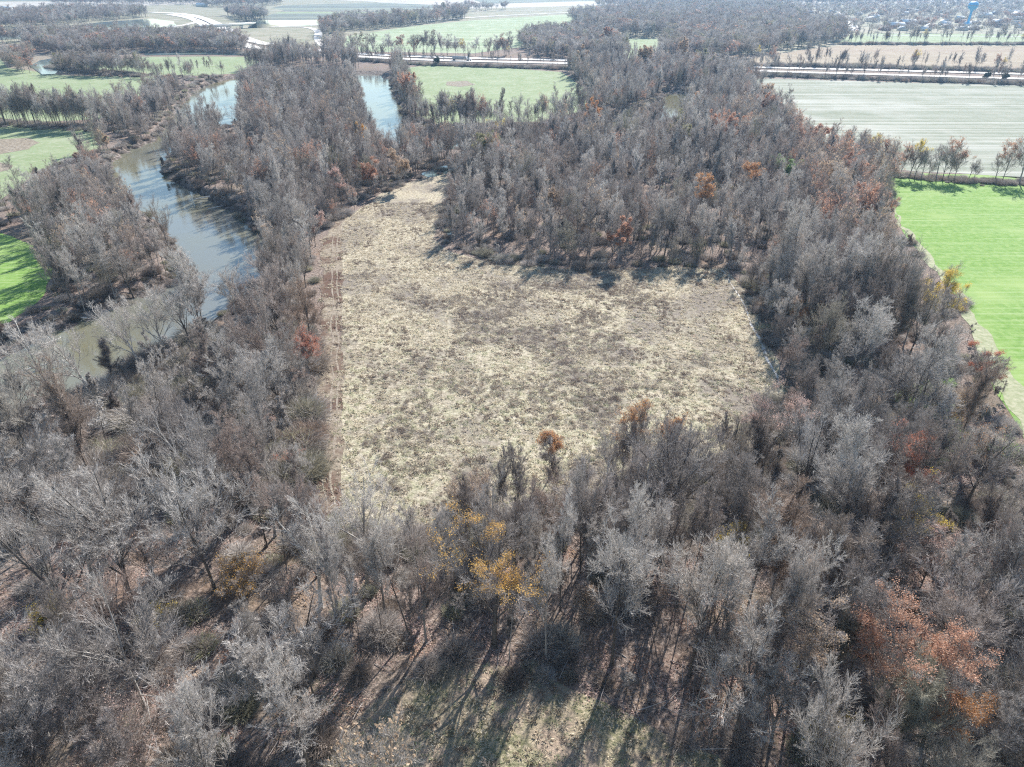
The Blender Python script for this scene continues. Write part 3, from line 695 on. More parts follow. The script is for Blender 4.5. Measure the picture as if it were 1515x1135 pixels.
# density: open over the red leaf litter in the near left, shrubs only in the river brush, dense elsewhere
rr = rng.uniform(0, 1, len(gx)); dens = np.full(len(gx), .95)
dens[inpoly(px, py, [(-300, 720), (260, 760), (480, 850), (520, 980), (450, 1060), (-300, 1130)])] = .20
brushz = inpoly(px, py, [(-300, 640), (60, 600), (230, 520), (420, 480), (470, 560), (466, 680), (380, 740), (200, 740), (-300, 740)])
dens[brushz] = .32
dens[inpoly(px, py, [(440, 820), (720, 800), (1000, 790), (1000, 900), (760, 975), (560, 1020), (440, 1060)])] = 1.3
dens[inpoly(px, py, [(440, 780), (700, 750), (900, 730), (1100, 680), (1100, 760), (900, 810), (640, 860), (450, 880)])] = 2.4
dens *= np.where(py > 560, .62, .98)
dens[inpoly(px, py, [(440, 960), (700, 880), (900, 900), (1010, 1000), (1120, 1100), (700, 1000), (480, 1110)])] *= 1.0
belt = inpoly(px, py, [(430, 1130), (440, 980), (560, 880), (760, 850), (1010, 880), (1200, 1000), (1120, 1130), (960, 1090), (700, 1000)])
dens *= np.clip(.25+1.35*vnoise(gx, gy, 14, 9), 0, 1.15)
m &= rr < dens
# what the photo leaves open to view: no crown reaches over it
SEEN = [[(172, 240), (205, 222), (240, 206), (247, 240), (230, 258), (265, 275), (305, 298), (345, 322), (380, 357), (396, 388), (388, 402), (330, 402), (305, 398), (285, 385), (268, 355), (250, 335), (225, 318), (190, 300), (165, 262)],
 [(40, 520), (130, 488), (200, 455), (280, 430), (372, 404), (374, 425), (330, 445), (270, 500), (225, 520), (190, 528), (130, 575), (60, 595), (0, 595), (0, 535)],
 [(540, 118), (578, 122), (592, 150), (598, 184), (572, 200), (548, 186), (540, 150)], [(296, 136), (346, 118), (352, 150), (347, 184), (325, 188), (318, 150)], [(985, 140), (1015, 145), (1010, 170), (990, 182)],
 [(460, 348), (560, 283), (640, 258), (665, 268), (650, 320), (640, 350), (700, 385), (800, 398), (1070, 396), (1100, 430), (1148, 545), (1140, 562), (1080, 620), (1000, 625), (900, 642), (820, 668), (740, 692), (690, 704), (640, 736), (560, 735), (462, 700)],
 [(1318, 258), (1515, 262), (1700, 262), (1700, 760), (1515, 610), (1434, 485), (1416, 432), (1374, 388), (1328, 335)], [(1105, 116), (1515, 124), (1515, 205), (1420, 200), (1330, 188), (1210, 186), (1165, 145)],
 [(615, 100), (830, 107), (862, 142), (800, 138), (640, 128)], [(-100, 105), (210, 113), (205, 127), (-100, 127)], [(-100, 182), (140, 190), (142, 207), (60, 240), (0, 268), (-100, 290)], [(-100, 338), (0, 340), (48, 372), (62, 400), (30, 442), (0, 467), (-100, 480)],
 [(100, 94), (370, 84), (350, 105), (120, 102)], [(470, 1145), (560, 1062), (700, 1012), (900, 1060), (960, 1105), (970, 1145)], [(165, 262), (160, 240), (240, 196), (246, 206), (175, 240)]]
hh0 = 15.5 + 8*vnoise(gx, gy, 30, 12)
for q_ in (1.0, .75, .5):
    a_, b_ = PX(gx, gy, hh0*q_*np.where(py < 420, .86, 1))
    for S_ in SEEN: m &= ~(inpoly(a_, b_, S_) & (rng.uniform(0, 1, len(m)) < (.75 if q_ == 1 else .93)))
belt = belt[m]; gx, gy, px, py = gx[m], gy[m], px[m], py[m]
hz = height(gx, gy)
hgt = np.clip(15 + 8*vnoise(gx, gy, 30, 12) + rng.normal(0, 3.2, len(gx)) + np.where(rng.uniform(0, 1, len(gx)) < .22, -5.5, 0), 7, 30)
hgt *= np.where(py < 420, .86, 1)
edge = dist_poly(gx, gy, GP(FIELD)); hgt *= np.where(py > 600, np.clip(.62+edge/22, .5, 1), np.clip(.55+edge/22, .5, 1))
edge2 = dist_poly(gx, gy, GP(CLEAR)); 
cam_d = np.sqrt(gx**2+gy**2+(H-10)**2)
cx_, cy_ = PX(gx, gy, hgt*.65)
inview = (cx_ > -40) & (cx_ < 1555) & (cy_ > -20) & (cy_ < 1150)
order = np.argsort(np.where(inview, cam_d/ (hgt/20)**.5, 1e6))
N_NEAR = 300-len(bares)
near = order[:N_NEAR]; rest = order[N_NEAR:]
print('trees', len(gx), 'near', len(near))

# ---- near tree kinds
KINDS = [  # (words, form, bark, twig, vine)
 ('slender grey', 'tall', 'bark', 'twig', False), ('slender silvery', 'tall', 'bark', 'twigsilver', False),
 ('spreading grey', 'spread', 'bark', 'twig', False), ('spreading silvery', 'spread', 'bark', 'twigsilver', False),
 ('round-headed brownish', 'round', 'bark', 'twig', False), ('open-limbed dark', 'open', 'bark', 'twig', False),
 ('vine-wrapped dark', 'tall', 'bark', 'brush', True), ('thin straight', 'pole', 'bark', 'twig', False),
 ('bushy grey', 'round', 'bark', 'brush', False)]
def place(name, meshes, loc, rz, s, label, cat, group=None, rx=0):
    e = bpy.data.objects.new(name, None); e.empty_display_size = .5; COL.objects.link(e)
    e.location = loc; e.rotation_euler = (0, rx, rz); e.scale = (s[0], s[0], s[1]) if isinstance(s, tuple) else (s, s, s)
    tag(e, label, cat, group)
    for nm, me in zip(('trunk', 'crown', 'leaves'), meshes):
        if me is None: continue
        o = bpy.data.objects.new(nm, me); COL.objects.link(o); o.parent = e
    return e
protos = {}
for i, (w, form, bk, tw, vine) in enumerate(KINDS):
    protos[i] = [near_proto(100+i*7+j, bk, tw, form=form, h=22., lod=0, vine=vine) for j in range(2)]
ORD = ['first', 'second', 'third', 'fourth', 'fifth', 'sixth', 'seventh', 'eighth', 'ninth', 'tenth', 'eleventh', 'twelfth', 'thirteenth', 'fourteenth', 'fifteenth', 'sixteenth', 'seventeenth', 'eighteenth', 'nineteenth', 'twentieth']
def nth(i):
    if i < 20: return ORD[i]
    t = {2: 'twenty', 3: 'thirty', 4: 'forty', 5: 'fifty', 6: 'sixty'}[(i+1)//10]; u = (i+1) % 10
    return (t+'-'+ORD[u-1]) if u else {20: 'twentieth', 30: 'thirtieth', 40: 'fortieth', 50: 'fiftieth', 60: 'sixtieth'}[i+1]
ZONES = [('wood below river brush', 0, 360), ('wood below field track', 360, 560), ('wood around golden-leaved tree', 560, 800),
         ('wood below rust-orange tree', 800, 1060), ('wood below reddish corner tree', 1060, 1270), ('wood around large rusty crown', 1270, 2000)]
zones = {}
for i in near: zones.setdefault(next((k for k, q in enumerate(ZONES) if cx_[i] < q[2]), 5), []).append(i)
kindof = rng.choice(len(KINDS), len(gx), p=[.18, .07, .15, .07, .08, .11, .09, .20, .05])
kindof = np.where(belt, rng.choice([0, 7, 7, 7, 1, 6, 5], len(gx)), kindof)
for z, ids in zones.items():
    ids.sort(key=lambda i: -py[i])
    for b in range(0, len(ids), 9):
        for n_, i in enumerate(sorted(ids[b:b+9], key=lambda i: cx_[i])):
            k = kindof[i]; me = protos[k][int(rng.integers(2))]; s = hgt[i]/22.
            place('bare_tree', me, (gx[i], gy[i], hz[i]-.1), rng.uniform(0, 6.28), (s*(rng.uniform(.5, .72) if belt[i] else rng.uniform(.65, 1.1)), s),
                  '%s bare tree, %s from river, %s row, %s' % (KINDS[k][0], nth(n_), 'nearest' if b == 0 else nth(b//9), ZONES[z][0]),
                  'bare tree', 'bare trees of the near wood', rng.normal(0, .04))
for j, (x, y, h, form, bk, tw, ln, label) in enumerate(bares):
    me = near_proto(500+j, bk, tw, form=form, h=float(h), lod=0, lean=ln, vine=(form == 'snag'))
    place('bare_tree', me, (x, y, float(height(np.array([x]), np.array([y]))[0])-.1), 0, 1.0, label, 'bare tree', 'bare trees of the near wood')
lcache = {}
catn = {'rust': 'rusty tree', 'red': 'red tree', 'orange': 'orange tree', 'gold': 'golden tree', 'yellow': 'yellow tree', 'olive': 'olive tree', 'green': 'green tree', 'tan': 'tan tree', 'pink': 'pinkish tree'}
for j, (x, y, h, kind, form, label) in enumerate(specials):
    d = math.hypot(y, H); lod = 0 if d < 190 else 1
    n_ = {'shrub': 2200, 'tall': 2600, 'round': 6500, 'spread': 9500, 'open': 4200}[form]; ls = .15 if lod == 0 else .27; n_ = int(n_*1.5)
    if kind in ('green', 'olive', 'rust') and form != 'shrub': n_ = int(n_*1.6)
    if kind == 'pink': n_ = int(n_*.8)
    if h < 10 and form != 'shrub': n_ = int(n_*.6)
    zone = .45 if form in ('tall', 'open') else .3 if form in ('spread', 'round') else 0
    me = near_proto(700+j, 'bark', 'twig', kind, form=form, h=float(h), lod=lod, leafn=n_, leafs=ls*max(1, d/330), leafzone=zone)
    cat = catn[kind].replace('tree', 'shrub') if form == 'shrub' and 'tree' not in label else catn[kind]
    place(cat.replace(' ', '_'), me, (x, y, float(height(np.array([x]), np.array([y]))[0])-.1), 0, 1.0, label, cat)

# ---- geometry-node scatterer for what nobody could count
def scatter(name, plist, x, y, z, s, sz, seed, protos_, label, weights=None, cat=None):
    coll = bpy.data.collections.new(name+'_kinds')
    for q, o_ in enumerate(protos_): coll.objects.link(o_)
    r = np.random.default_rng(seed); n = len(x)
    me = bpy.data.meshes.new(name); me.vertices.add(n); me.vertices.foreach_set('co', np.stack([x, y, z], 1).astype(np.float32).ravel())
    rot = np.zeros((n, 3), np.float32); rot[:, 0] = r.normal(0, .05, n); rot[:, 1] = r.normal(0, .05, n); rot[:, 2] = r.uniform(0, 2*PI, n)
    scl = np.stack([s, s, sz], 1).astype(np.float32)
    a = me.attributes.new('rot', 'FLOAT_VECTOR', 'POINT'); a.data.foreach_set('vector', rot.ravel())
    a = me.attributes.new('scl', 'FLOAT_VECTOR', 'POINT'); a.data.foreach_set('vector', scl.ravel())
    a = me.attributes.new('idx', 'INT', 'POINT'); a.data.foreach_set('value', (r.choice(len(protos_), n, p=weights) if plist is None else plist).astype(np.int32))
    o = link(name, me); o['kind'] = 'stuff'; tag(o, label, cat or name.replace('_', ' '))
    ng = bpy.data.node_groups.new(name, 'GeometryNodeTree')
    ng.interface.new_socket('Geometry', in_out='INPUT', socket_type='NodeSocketGeometry'); ng.interface.new_socket('Geometry', in_out='OUTPUT', socket_type='NodeSocketGeometry')
    k = N(ng); gi = k.n('NodeGroupInput'); go = k.n('NodeGroupOutput'); ip = k.n('GeometryNodeInstanceOnPoints'); ci = k.n('GeometryNodeCollectionInfo')
    ci.inputs['Collection'].default_value = coll; ci.inputs['Separate Children'].default_value = True; ci.inputs['Reset Children'].default_value = True
    def na(nm, t):
        q = k.n('GeometryNodeInputNamedAttribute', data_type=t); q.inputs['Name'].default_value = nm
        return next(s_ for s_ in q.outputs if s_.enabled and s_.name == 'Attribute')
    k.l(gi.outputs[0], ip.inputs['Points']); k.l(ci.outputs[0], ip.inputs['Instance']); ip.inputs['Pick Instance'].default_value = True
    k.l(na('idx', 'INT'), ip.inputs['Instance Index']); k.l(na('rot', 'FLOAT_VECTOR'), ip.inputs['Rotation']); k.l(na('scl', 'FLOAT_VECTOR'), ip.inputs['Scale'])
    k.l(ip.outputs[0], go.inputs[0])
    md = o.modifiers.new('scatter', 'NODES'); md.node_group = ng
    return o
FORMS = ['tall', 'tall', 'spread', 'pole', 'tall', 'open', 'pole', 'round']
mid = [far_proto('wood_kind_%d' % j, 300+j, 'bark', 'twigsilver' if j in (1, 6) else 'brush' if j == 7 else 'twig', form=f, h=22., lod=1, vine=(j == 4)) for j, f in enumerate(FORMS)]
mid += [far_proto('wood_kind_8', 320, 'bark', 'twig', 'rust', form='round', h=20., lod=1, leafn=900, leafs=.4, leafzone=.4),
        far_proto('wood_kind_9', 321, 'bark', 'twig', 'tan', form='tall', h=22., lod=1, leafn=500, leafs=.35, leafzone=.4)]
wt = np.array([.16, .06, .14, .20, .09, .08, .06, .13, .04, .04])
s_ = hgt[rest]/22.
kk_ = rng.choice(10, len(rest), p=wt/wt.sum()); u_ = rng.uniform(0, 1, len(rest)); warm = (px[rest] > 1130) & (py[rest] < 420) & (px[rest] > 1130+(py[rest]-150)*.3)
kk_ = np.where(warm & (u_ < .26), 8, np.where(warm & (u_ < .44), 9, kk_))
scatter('woodland', kk_, gx[rest], gy[rest], hz[rest]-.1, s_*rng.uniform(.6, .98, len(rest)), s_, 5, mid, 'dense leafless grey woodland filling the river bends round the mown field', wt/wt.sum())

# far woods: each mass its own name
farp = [far_proto('far_kind_%d' % j, 400+j, 'bark', 'brush' if j % 2 else 'twig', form=['round', 'spread', 'round', 'tall'][j], h=20., lod=2) for j in range(4)]
farp += [far_proto('far_kind_4', 410, 'bark', 'twig', 'rust', form='round', h=20., lod=2, leafn=350, leafs=.9, leafzone=.3), far_proto('far_kind_5', 411, 'bark', 'twig', 'olive', form='round', h=20., lod=2, leafn=350, leafs=.9, leafzone=.2)]
FARW = {
 'wood beside the highway': [[(768, 68), (772, 58), (800, 52), (850, 48), (900, 60), (925, 72), (925, 88), (850, 88), (800, 86)]],
 'wood along the town edge': [[(845, 34), (850, 28), (900, 22), (960, 14), (1120, 13), (1180, 20), (1195, 40), (1245, 42), (1250, 64), (1190, 72), (1120, 84), (1100, 92), (960, 90), (985, 72), (985, 57), (915, 56), (880, 52)]],
 'town trees': [[(1120, 12), (1300, 8), (1900, 4), (1900, 54), (1515, 52), (1245, 50), (1195, 40), (1190, 20)]],
 'distant wood': [[(880, 12), (1120, 9), (1900, 2), (1900, -10), (900, -6)], [(78, 7.5), (270, 7.5), (420, -2), (200, -8), (78, -2)], [(300, 12), (420, 8), (400, -2), (280, 2)], [(640, 18), (690, 12), (760, 14), (700, 18)]],
 'wood round the ponds': [[(-300, 48), (0, 46), (60, 43), (108, 36), (150, 32), (222, 26), (200, 20), (100, 20), (0, 26), (-300, 30)], [(-300, 76), (0, 66), (60, 62), (180, 50), (150, 52), (90, 57), (0, 61), (-300, 66)]],
 'wood behind the oxbow': [[(34, 70), (90, 60), (300, 58), (350, 62), (368, 74), (366, 80), (300, 77), (150, 80), (120, 84), (60, 78)], [(8, 100), (20, 88), (44, 82), (50, 86), (44, 98), (50, 108), (30, 110)], [(84, 110), (92, 100), (150, 104), (215, 109), (215, 113), (120, 114)]],
 'wood above the ramp': [[(480, 60), (505, 48), (560, 44), (612, 38), (690, 29), (690, 24), (612, 31), (500, 38), (475, 43)], [(330, 22), (380, 24), (400, 30), (365, 33)], [(460, 80), (495, 74), (500, 66), (515, 76), (600, 79), (700, 82), (760, 81), (760, 84), (620, 82), (540, 79)]],
}
for q, (nm, polys) in enumerate(FARW.items()):
    ys_ = [p[1] for P_ in polys for p in P_]; cell = {'distant wood': 22, 'town trees': 17}.get(nm, 7.5 if nm in ('wood behind the oxbow', 'wood beside the highway') else 10)
    ax, ay, bx, by = grid(cell, -320, 1860, max(-12, min(ys_)), max(ys_)+1, 30+q)
    m = np.zeros(len(ax), bool)
    for P_ in polys: m |= inpoly(bx, by, P_)
    if nm == 'town trees': m &= rng.uniform(0, 1, len(ax)) < np.where(by > 24, .42, .6)
    if nm == 'wood round the ponds': m &= rng.uniform(0, 1, len(ax)) < .6
    for P_ in [[(-200, 51), (0, 50), (40, 46), (110, 41.5), (212, 42), (185, 48), (100, 55), (40, 57), (0, 59), (-200, 64)]]: m &= ~inpoly(bx, by, P_)
    ax, ay = ax[m], ay[m]; s_ = rng.uniform(.6, 1.1, len(ax))*(.7 if nm == 'town trees' else 1.15 if cell > 9 else .95)
    print(nm, len(ax))
    scatter('woods', None, ax, ay, ax*0, s_*(1.7 if cell > 15 else 1.15), s_, 50+q, farp if q == 0 else [o_.copy() for o_ in farp], 'far-off leafless ' + nm, [.28, .22, .26, .12, .06, .06], cat='far woods')

# ---- tree rows whose trees can be told apart
rowp = [near_proto(600+j, 'bark', 'twig', form=f, h=18., lod=1) for j, f in enumerate(['open', 'spread', 'tall', 'spread', 'pole'])]
rowr = [near_proto(610, 'bark', 'twig', 'rust', form='round', h=18., lod=1, leafn=1500, leafs=.35, leafzone=.3), near_proto(611, 'bark', 'twig', 'yellow', form='spread', h=18., lod=1, leafn=900, leafs=.35, leafzone=.5)]
farrow = [near_proto(620+j, 'bark', 'twig', form=f, h=14., lod=1) for j, f in enumerate(['open', 'snag', 'pole', 'tall', 'snag'])]
def row(pts, n, h0, h1, where, cat, name, group, jit=2., lod=1, rusty=0, prot=None, gaps=None):
    P = GP(pts); seg = np.r_[0, np.cumsum(np.linalg.norm(np.diff(P, axis=0), axis=1))]
    ts = np.sort(rng.uniform(0, seg[-1], n)) if gaps is None else np.array(gaps)*seg[-1]
    for j, t in enumerate(ts):
        x = np.interp(t, seg, P[:, 0])+rng.normal(0, jit); y = np.interp(t, seg, P[:, 1])+rng.normal(0, jit)
        h = rng.uniform(h0, h1); pr = prot or rowp; me = pr[int(rng.integers(len(pr)))]; w = 'bare'
        if rng.uniform() < rusty: q = int(rng.integers(2)); me = rowr[q]; w = ('rusty', 'yellowish')[q]
        base = 14. if pr is farrow and w == 'bare' else 18.
        place(name, me, (x, y, float(height(np.array([x]), np.array([y]))[0])-.1), rng.uniform(0, 6.28), (h/base*rng.uniform(.5, .85), h/base),
              ('%s %s tree, %s' % (('low', 'tall')[h > (h0+h1)/2], w, where)) if group and n > 26 else '%s %s tree, %s %s' % (('low', 'tall')[h > (h0+h1)/2], w, nth(j), where), cat, group)
# along the green field: as the photo shows them, one by one
hed = [(1330, 262, 15, 'rust'), (1344, 264, 18, 'yellow'), (1352, 265, 15, None), (1362, 266, 15, None), (1372, 266, 10, None), (1384, 266, 17, None), (1394, 267, 17, None), (1401, 267, 19, 'rust'), (1410, 268, 15, None), (1432, 268, 11, None),
       (1440, 268, 9, None), (1471, 269, 14, None), (1482, 270, 19, 'rust'), (1507, 272, 24, None), (1525, 272, 17, None), (1302, 252, 15, 'rust'), (1312, 256, 12, None), (1285, 246, 16, 'yellow')]
for j, (a, b, h, lf) in enumerate(sorted(hed)):
    x, y = G(a, b); me = rowp[j % 2] if lf is None else rowr[0 if lf == 'rust' else 1]
    place('hedgerow_tree', me, (x, y, 0), rng.uniform(0, 6.28), (h/18.*.95, h/18.), '%s %s tree, %s along the hedgerow above the green field' % ('tall' if h > 15 else 'low', {'rust': 'rusty', 'yellow': 'yellow-topped', None: 'bare dark'}[lf], nth(j)), 'hedgerow tree', 'trees of the hedgerow above the green field')
row([(-40, 182), (60, 188), (150, 192)], 62, 16, 25, 'in the row between the two fields west of the river', 'row tree', 'row_tree', 'row of trees between the fields west of the river', 2.5)
row([(-40, 178), (60, 184), (175, 184)], 56, 15, 23, 'in the back line between the two fields west of the river', 'row tree', 'row_tree', 'back line of trees between the fields west of the river', 2.5)
row([(636, 186), (700, 190), (800, 186), (868, 176)], 34, 15, 23, 'along the near side of the far meadow', 'meadow edge tree', 'meadow_tree', 'trees along the near side of the meadow', 2.5, rusty=.08)
row([(110, 110), (170, 112), (240, 116), (330, 112)], 40, 12, 18, 'on the strip below the oxbow field', 'oxbow tree', 'oxbow_tree', 'trees on the strip below the oxbow field', 3)
row([(520, 88), (620, 95), (830, 101), (850, 103)], 52, 11, 18, 'on the near verge of the highway', 'roadside tree', 'roadside_tree', 'thin trees on the near highway verge by the meadow', 2, prot=farrow, rusty=.03)
row([(1110, 110), (1300, 117), (1515, 124), (1600, 127)], 70, 11, 19, 'on the near verge by the stubble field', 'roadside tree', 'roadside_tree', 'thin trees on the near highway verge by the stubble field', 3, prot=farrow)
row([(1110, 97), (1300, 100), (1515, 106), (1600, 108)], 64, 11, 20, 'between the highway and the brown field', 'roadside tree', 'roadside_tree', 'thin trees between highway and brown field', 4, prot=farrow, rusty=.06)
row([(640, 83), (740, 85.5), (860, 87), (1060, 94)], 52, 12, 20, 'on the far verge of the highway', 'roadside tree', 'roadside_tree', 'thin trees on the far highway verge', 4, prot=farrow, rusty=.1)
row([(1240, 65), (1400, 65.5), (1560, 66)], 70, 13, 24, 'in the row between brown field and town', 'field row tree', 'field_row_tree', 'row of trees between the brown field and the town', 3, prot=farrow, rusty=.06)
row([(120, 56), (215, 45)], 14, 10, 18, 'on the bank between the two ponds', 'pond tree', 'pond_tree', 'trees on the bank of the far ponds', 6, prot=farrow)
row([(640, 800), (740, 775), (830, 755), (940, 735), (1030, 715), (1110, 690)], 24, 10, 15, 'at lower edge of the mown field', 'edge tree', 'edge_tree', 'thin trees at the lower edge of the mown field', 1.6, prot=[near_proto(660+j, 'bark', 'twig', form=f, h=18., lod=0) for j, f in enumerate(['pole', 'tall', 'open', 'spread'])])
# evergreens by the highway
ev = near_proto(640, 'bark', 'brush', 'dark', form='round', h=9., lod=1, leafn=3500, leafs=.6, leafzone=0)
for a, b, w in ((647, 97, 'dark evergreen beside the highway above the meadow'), (1484, 122, 'dark evergreen on the verge of the stubble field'), (1458, 120, 'low dark evergreen clump on the highway verge')):
    x, y = G(a, b); place('evergreen_tree', ev, (x, y, 0), a, 1.0, w, 'evergreen')

# ---- brush, weeds, grass
def blade_bush(seed, n, h, w, width, arch, mats, frac=(1.,)):
    r = np.random.default_rng(seed); mb = MB()
    cnt = [int(n*f) for f in frac]
    for mi, c in enumerate(cnt):
        a = r.uniform(0, 2*PI, c); rad = np.sqrt(r.uniform(0, 1, c))*w; P = np.stack([np.cos(a)*rad, np.sin(a)*rad, r.uniform(0, .5, c)*h*(1-rad/w*.6)], 1)
        D = norm(np.stack([np.cos(a)*arch*rad/w + r.normal(0, .45, c), np.sin(a)*arch*rad/w + r.normal(0, .45, c), r.uniform(.15, 1.1, c)], 1))
        twigs(mb, P, D, h*r.uniform(.35, .8, c), np.full(c, width)*r.uniform(.6, 1.4, c), r, mi)
    o = bpy.data.objects.new('bush', mb.mesh('bush', mats)); return o
bushes = [blade_bush(40, 1500, 3.2, 2.0, .05, 1.3, [M['brush']]), blade_bush(41, 1100, 2.4, 1.6, .05, 1.0, [M['brush']]), blade_bush(42, 1300, 2.8, 2.2, .05, 1.6, [M['twigsilver'], M['brush']], (.35, .65)),
          blade_bush(43, 900, 1.6, 1.5, .06, 1.0, [M['brush'], LM['weed']], (.6, .4)), blade_bush(44, 900, 1.8, 1.6, .07, 1.0, [M['brush'], LM['strawg']], (.55, .45))]
bushes += [far_proto('sapling', 650+j, 'bark', 'twig', form=f, h=7., lod=1) for j, f in enumerate(['snag', 'pole', 'snag'])]
for j, b in enumerate(bushes): b.name = 'brush_kind_%d' % j
ax, ay, bx, by = grid(2.7, -150, 1680, 112, 1500, 61)
sdb = sdist(ax, ay); m = (in_woods(bx, by) & (sdb > 1.0)) | ((sdb > 2.5) & (sdb < 9) & (by < 480) & (by > 112) & ~inpoly(bx, by, [(150, 270), (150, 230), (240, 196), (250, 210), (175, 250)]))
near_l = inpoly(bx, by, [(-300, 740), (260, 770), (480, 850), (520, 980), (450, 1060), (-300, 1130)])
bz = inpoly(bx, by, [(-300, 630), (60, 590), (230, 510), (420, 470), (478, 540), (470, 690), (380, 750), (200, 750), (-300, 740)])
fe = (dist_poly(ax, ay, GP(FIELD)) < 9) & (bx > 520); ce = dist_poly(ax, ay, GP(CLEAR)) < 5
pr = np.where(bz, 1., np.where(near_l, .16, .30)) ; pr = np.where(fe & ~bz, .75, pr); pr = np.where(ce, .16, pr); pr = np.where(by < 420, pr*.6, pr); pr = np.where(sdist(ax, ay) < 8, .5, pr)
pr *= np.clip(.3+1.4*vnoise(ax, ay, 9, 21), 0, 1.3)
m &= rng.uniform(0, 1, len(ax)) < pr
ax, ay = ax[m], ay[m]; bzz = bz[m]; s_ = rng.uniform(.5, 1.15, len(ax))*np.where(bzz, 1.6, 1.)
print('brush', len(ax))
scatter('undergrowth', None, ax, ay, height(ax, ay)-.05, s_, s_*rng.uniform(.7, 1.2, len(ax)), 71, bushes, 'tangled grey brush and vines covering the forest floor', [.22, .2, .17, .13, .12, .06, .05, .05])
# fallen leaves and sticks
def litter(seed):
    r = np.random.default_rng(seed); mb = MB(); n = 150; c0 = np.stack([r.normal(0, 1.1, n), r.normal(0, 1.1, n), r.uniform(.02, .14, n)], 1)
    u = norm(r.normal(size=(n, 3))*[1, 1, .35]); v = norm(np.cross(u, [0, .3, 1])+r.normal(0, .2, (n, 3))); s_ = r.uniform(.06, .15, n)[:, None]
    mb.add(np.stack([c0-u*s_, c0+v*s_*.6, c0+u*s_, c0-v*s_*.6], 1), np.arange(n)[:, None]*4+np.array([[0, 1, 2, 3]]), int(0))
    k_ = 7; P = np.stack([r.normal(0, 1.2, k_), r.normal(0, 1.2, k_), r.uniform(.05, .2, k_)], 1); D = norm(np.stack([r.normal(size=k_), r.normal(size=k_), r.normal(0, .08, k_)], 1))
    L_ = r.uniform(.5, 1.8, k_); L_[0] = r.uniform(1.5, 3.5); R_ = np.full(k_, .022); R_[0] = .06
    tubes(mb, P, D, r.normal(0, .1, (k_, 3))*[1, 1, 0], L_, R_, 2, 5, .5, 1)
    return mb
lit = [bpy.data.objects.new('litter_kind_%d' % j, litter(170+j).mesh('litter', [LM[('pink', 'tan', 'rust', 'pink')[j]], M['twig']])) for j in range(4)]
qx, qy, q1, q2 = grid(2.0, -150, 1680, 600, 1500, 67)
mq = in_woods(q1, q2) & (sdist(qx, qy) > 2) & (rng.uniform(0, 1, len(qx)) < .6*np.clip(2*vnoise(qx, qy, 8, 77)-.3, .1, 1)); qx, qy = qx[mq], qy[mq]; s_ = rng.uniform(.7, 1.3, len(qx))
scatter('leaf_litter', None, qx, qy, height(qx, qy)+.01, s_, s_, 73, lit, 'fallen pinkish tan leaves and sticks on the forest floor', [.4, .25, .1, .25])
# brush lines along the fields
lx, ly = [], []
def line(pts, n, jit):
    P = GP(pts); seg = np.r_[0, np.cumsum(np.linalg.norm(np.diff(P, axis=0), axis=1))]; t = rng.uniform(0, seg[-1], n)
    lx.append(np.interp(t, seg, P[:, 0])+rng.normal(0, jit, n)); ly.append(np.interp(t, seg, P[:, 1])+rng.normal(0, jit, n))
line([(1310, 258), (1400, 267), (1530, 273), (1700, 280)], 420, 2.2); line([(-200, 176), (0, 183), (150, 190)], 900, 4); line([(520, 89), (620, 96), (845, 103)], 500, 2.5)
line([(1105, 111), (1300, 118), (1515, 125), (1700, 131)], 900, 3.5); line([(1105, 97), (1300, 100), (1515, 106), (1700, 111)], 700, 3.5); line([(1240, 66), (1700, 66)], 700, 3); line([(640, 188), (800, 186), (868, 172)], 350, 3)
line([(80, 100), (130, 107), (215, 113)], 400, 4); line([(464, 600), (462, 700)], 30, .5); line([(860, 70), (1000, 80)], 1, 1)
line([(1160, 600), (1165, 650), (1110, 690), (1000, 722), (900, 742), (820, 760), (740, 782), (640, 805), (560, 812), (490, 790)], 260, 2.0); line([(520, 1075), (600, 1010), (700, 980), (850, 1005), (960, 1065), (1100, 1120)], 12, 1.5)
line([(200, 78), (300, 77), (400, 82), (440, 86)], 400, 5)
ax = np.concatenate(lx); ay = np.concatenate(ly); s_ = rng.uniform(.3, .95, len(ax))*np.where(ay > 480, 1.7, 1.); bush2 = [o_.copy() for o_ in bushes]
scatter('hedge_brush', None, ax, ay, height(ax, ay)-.05, s_, s_, 72, bush2, 'low ragged brush lining the field edges and highway verges', [.3, .25, .1, .2, .15, 0, 0, 0])
# dry grass tufts on the mown field and the clearing
tufts = [blade_bush(50+j, 26, .42, .34, .085, 1.5, [LM['straw'] if j < 3 else LM['strawg'] if j == 3 else LM['weed']]) for j in range(5)]
for j, b in enumerate(tufts): b.name = 'grass_kind_%d' % j
ax, ay, bx, by = grid(.82, 380, 1300, 300, 1250, 81)
mf = inpoly(bx, by, FIELD) | (inpoly(bx, by, [(474, 354), (500, 330), (506, 400), (502, 700), (509, 790), (464, 800), (471, 600)]) & (rng.uniform(0, 1, len(ax)) < .55)); mc = inpoly(bx, by, CLEAR)
nn = vnoise(ax, ay, 7, 31); n2 = vnoise(ax, ay, 2.5, 32); m = (mf | mc) & (rng.uniform(0, 1, len(ax)) < np.clip(.25+n2*.8, 0, 1)) & (by > 262)
ax, ay, bx, by, nn = ax[m], ay[m], bx[m], by[m], nn[m]
u = rng.uniform(0, 1, len(ax)); greenp = np.clip((by-420)/800, .02, .22)
kind = np.where(u < greenp, 3, np.where((u < greenp+.12) | ((nn > .72) & (u < .7)), 4, rng.integers(0, 3, len(ax))))
s_ = rng.uniform(.6, 1.7, len(ax)); print('tufts', len(ax))
scatter('dry_grass', kind, ax, ay, ax*0+.05, s_, s_*rng.uniform(.7, 1.3, len(ax)), 82, tufts, 'matted straw-coloured grass tufts over the mown field and bottom clearing')
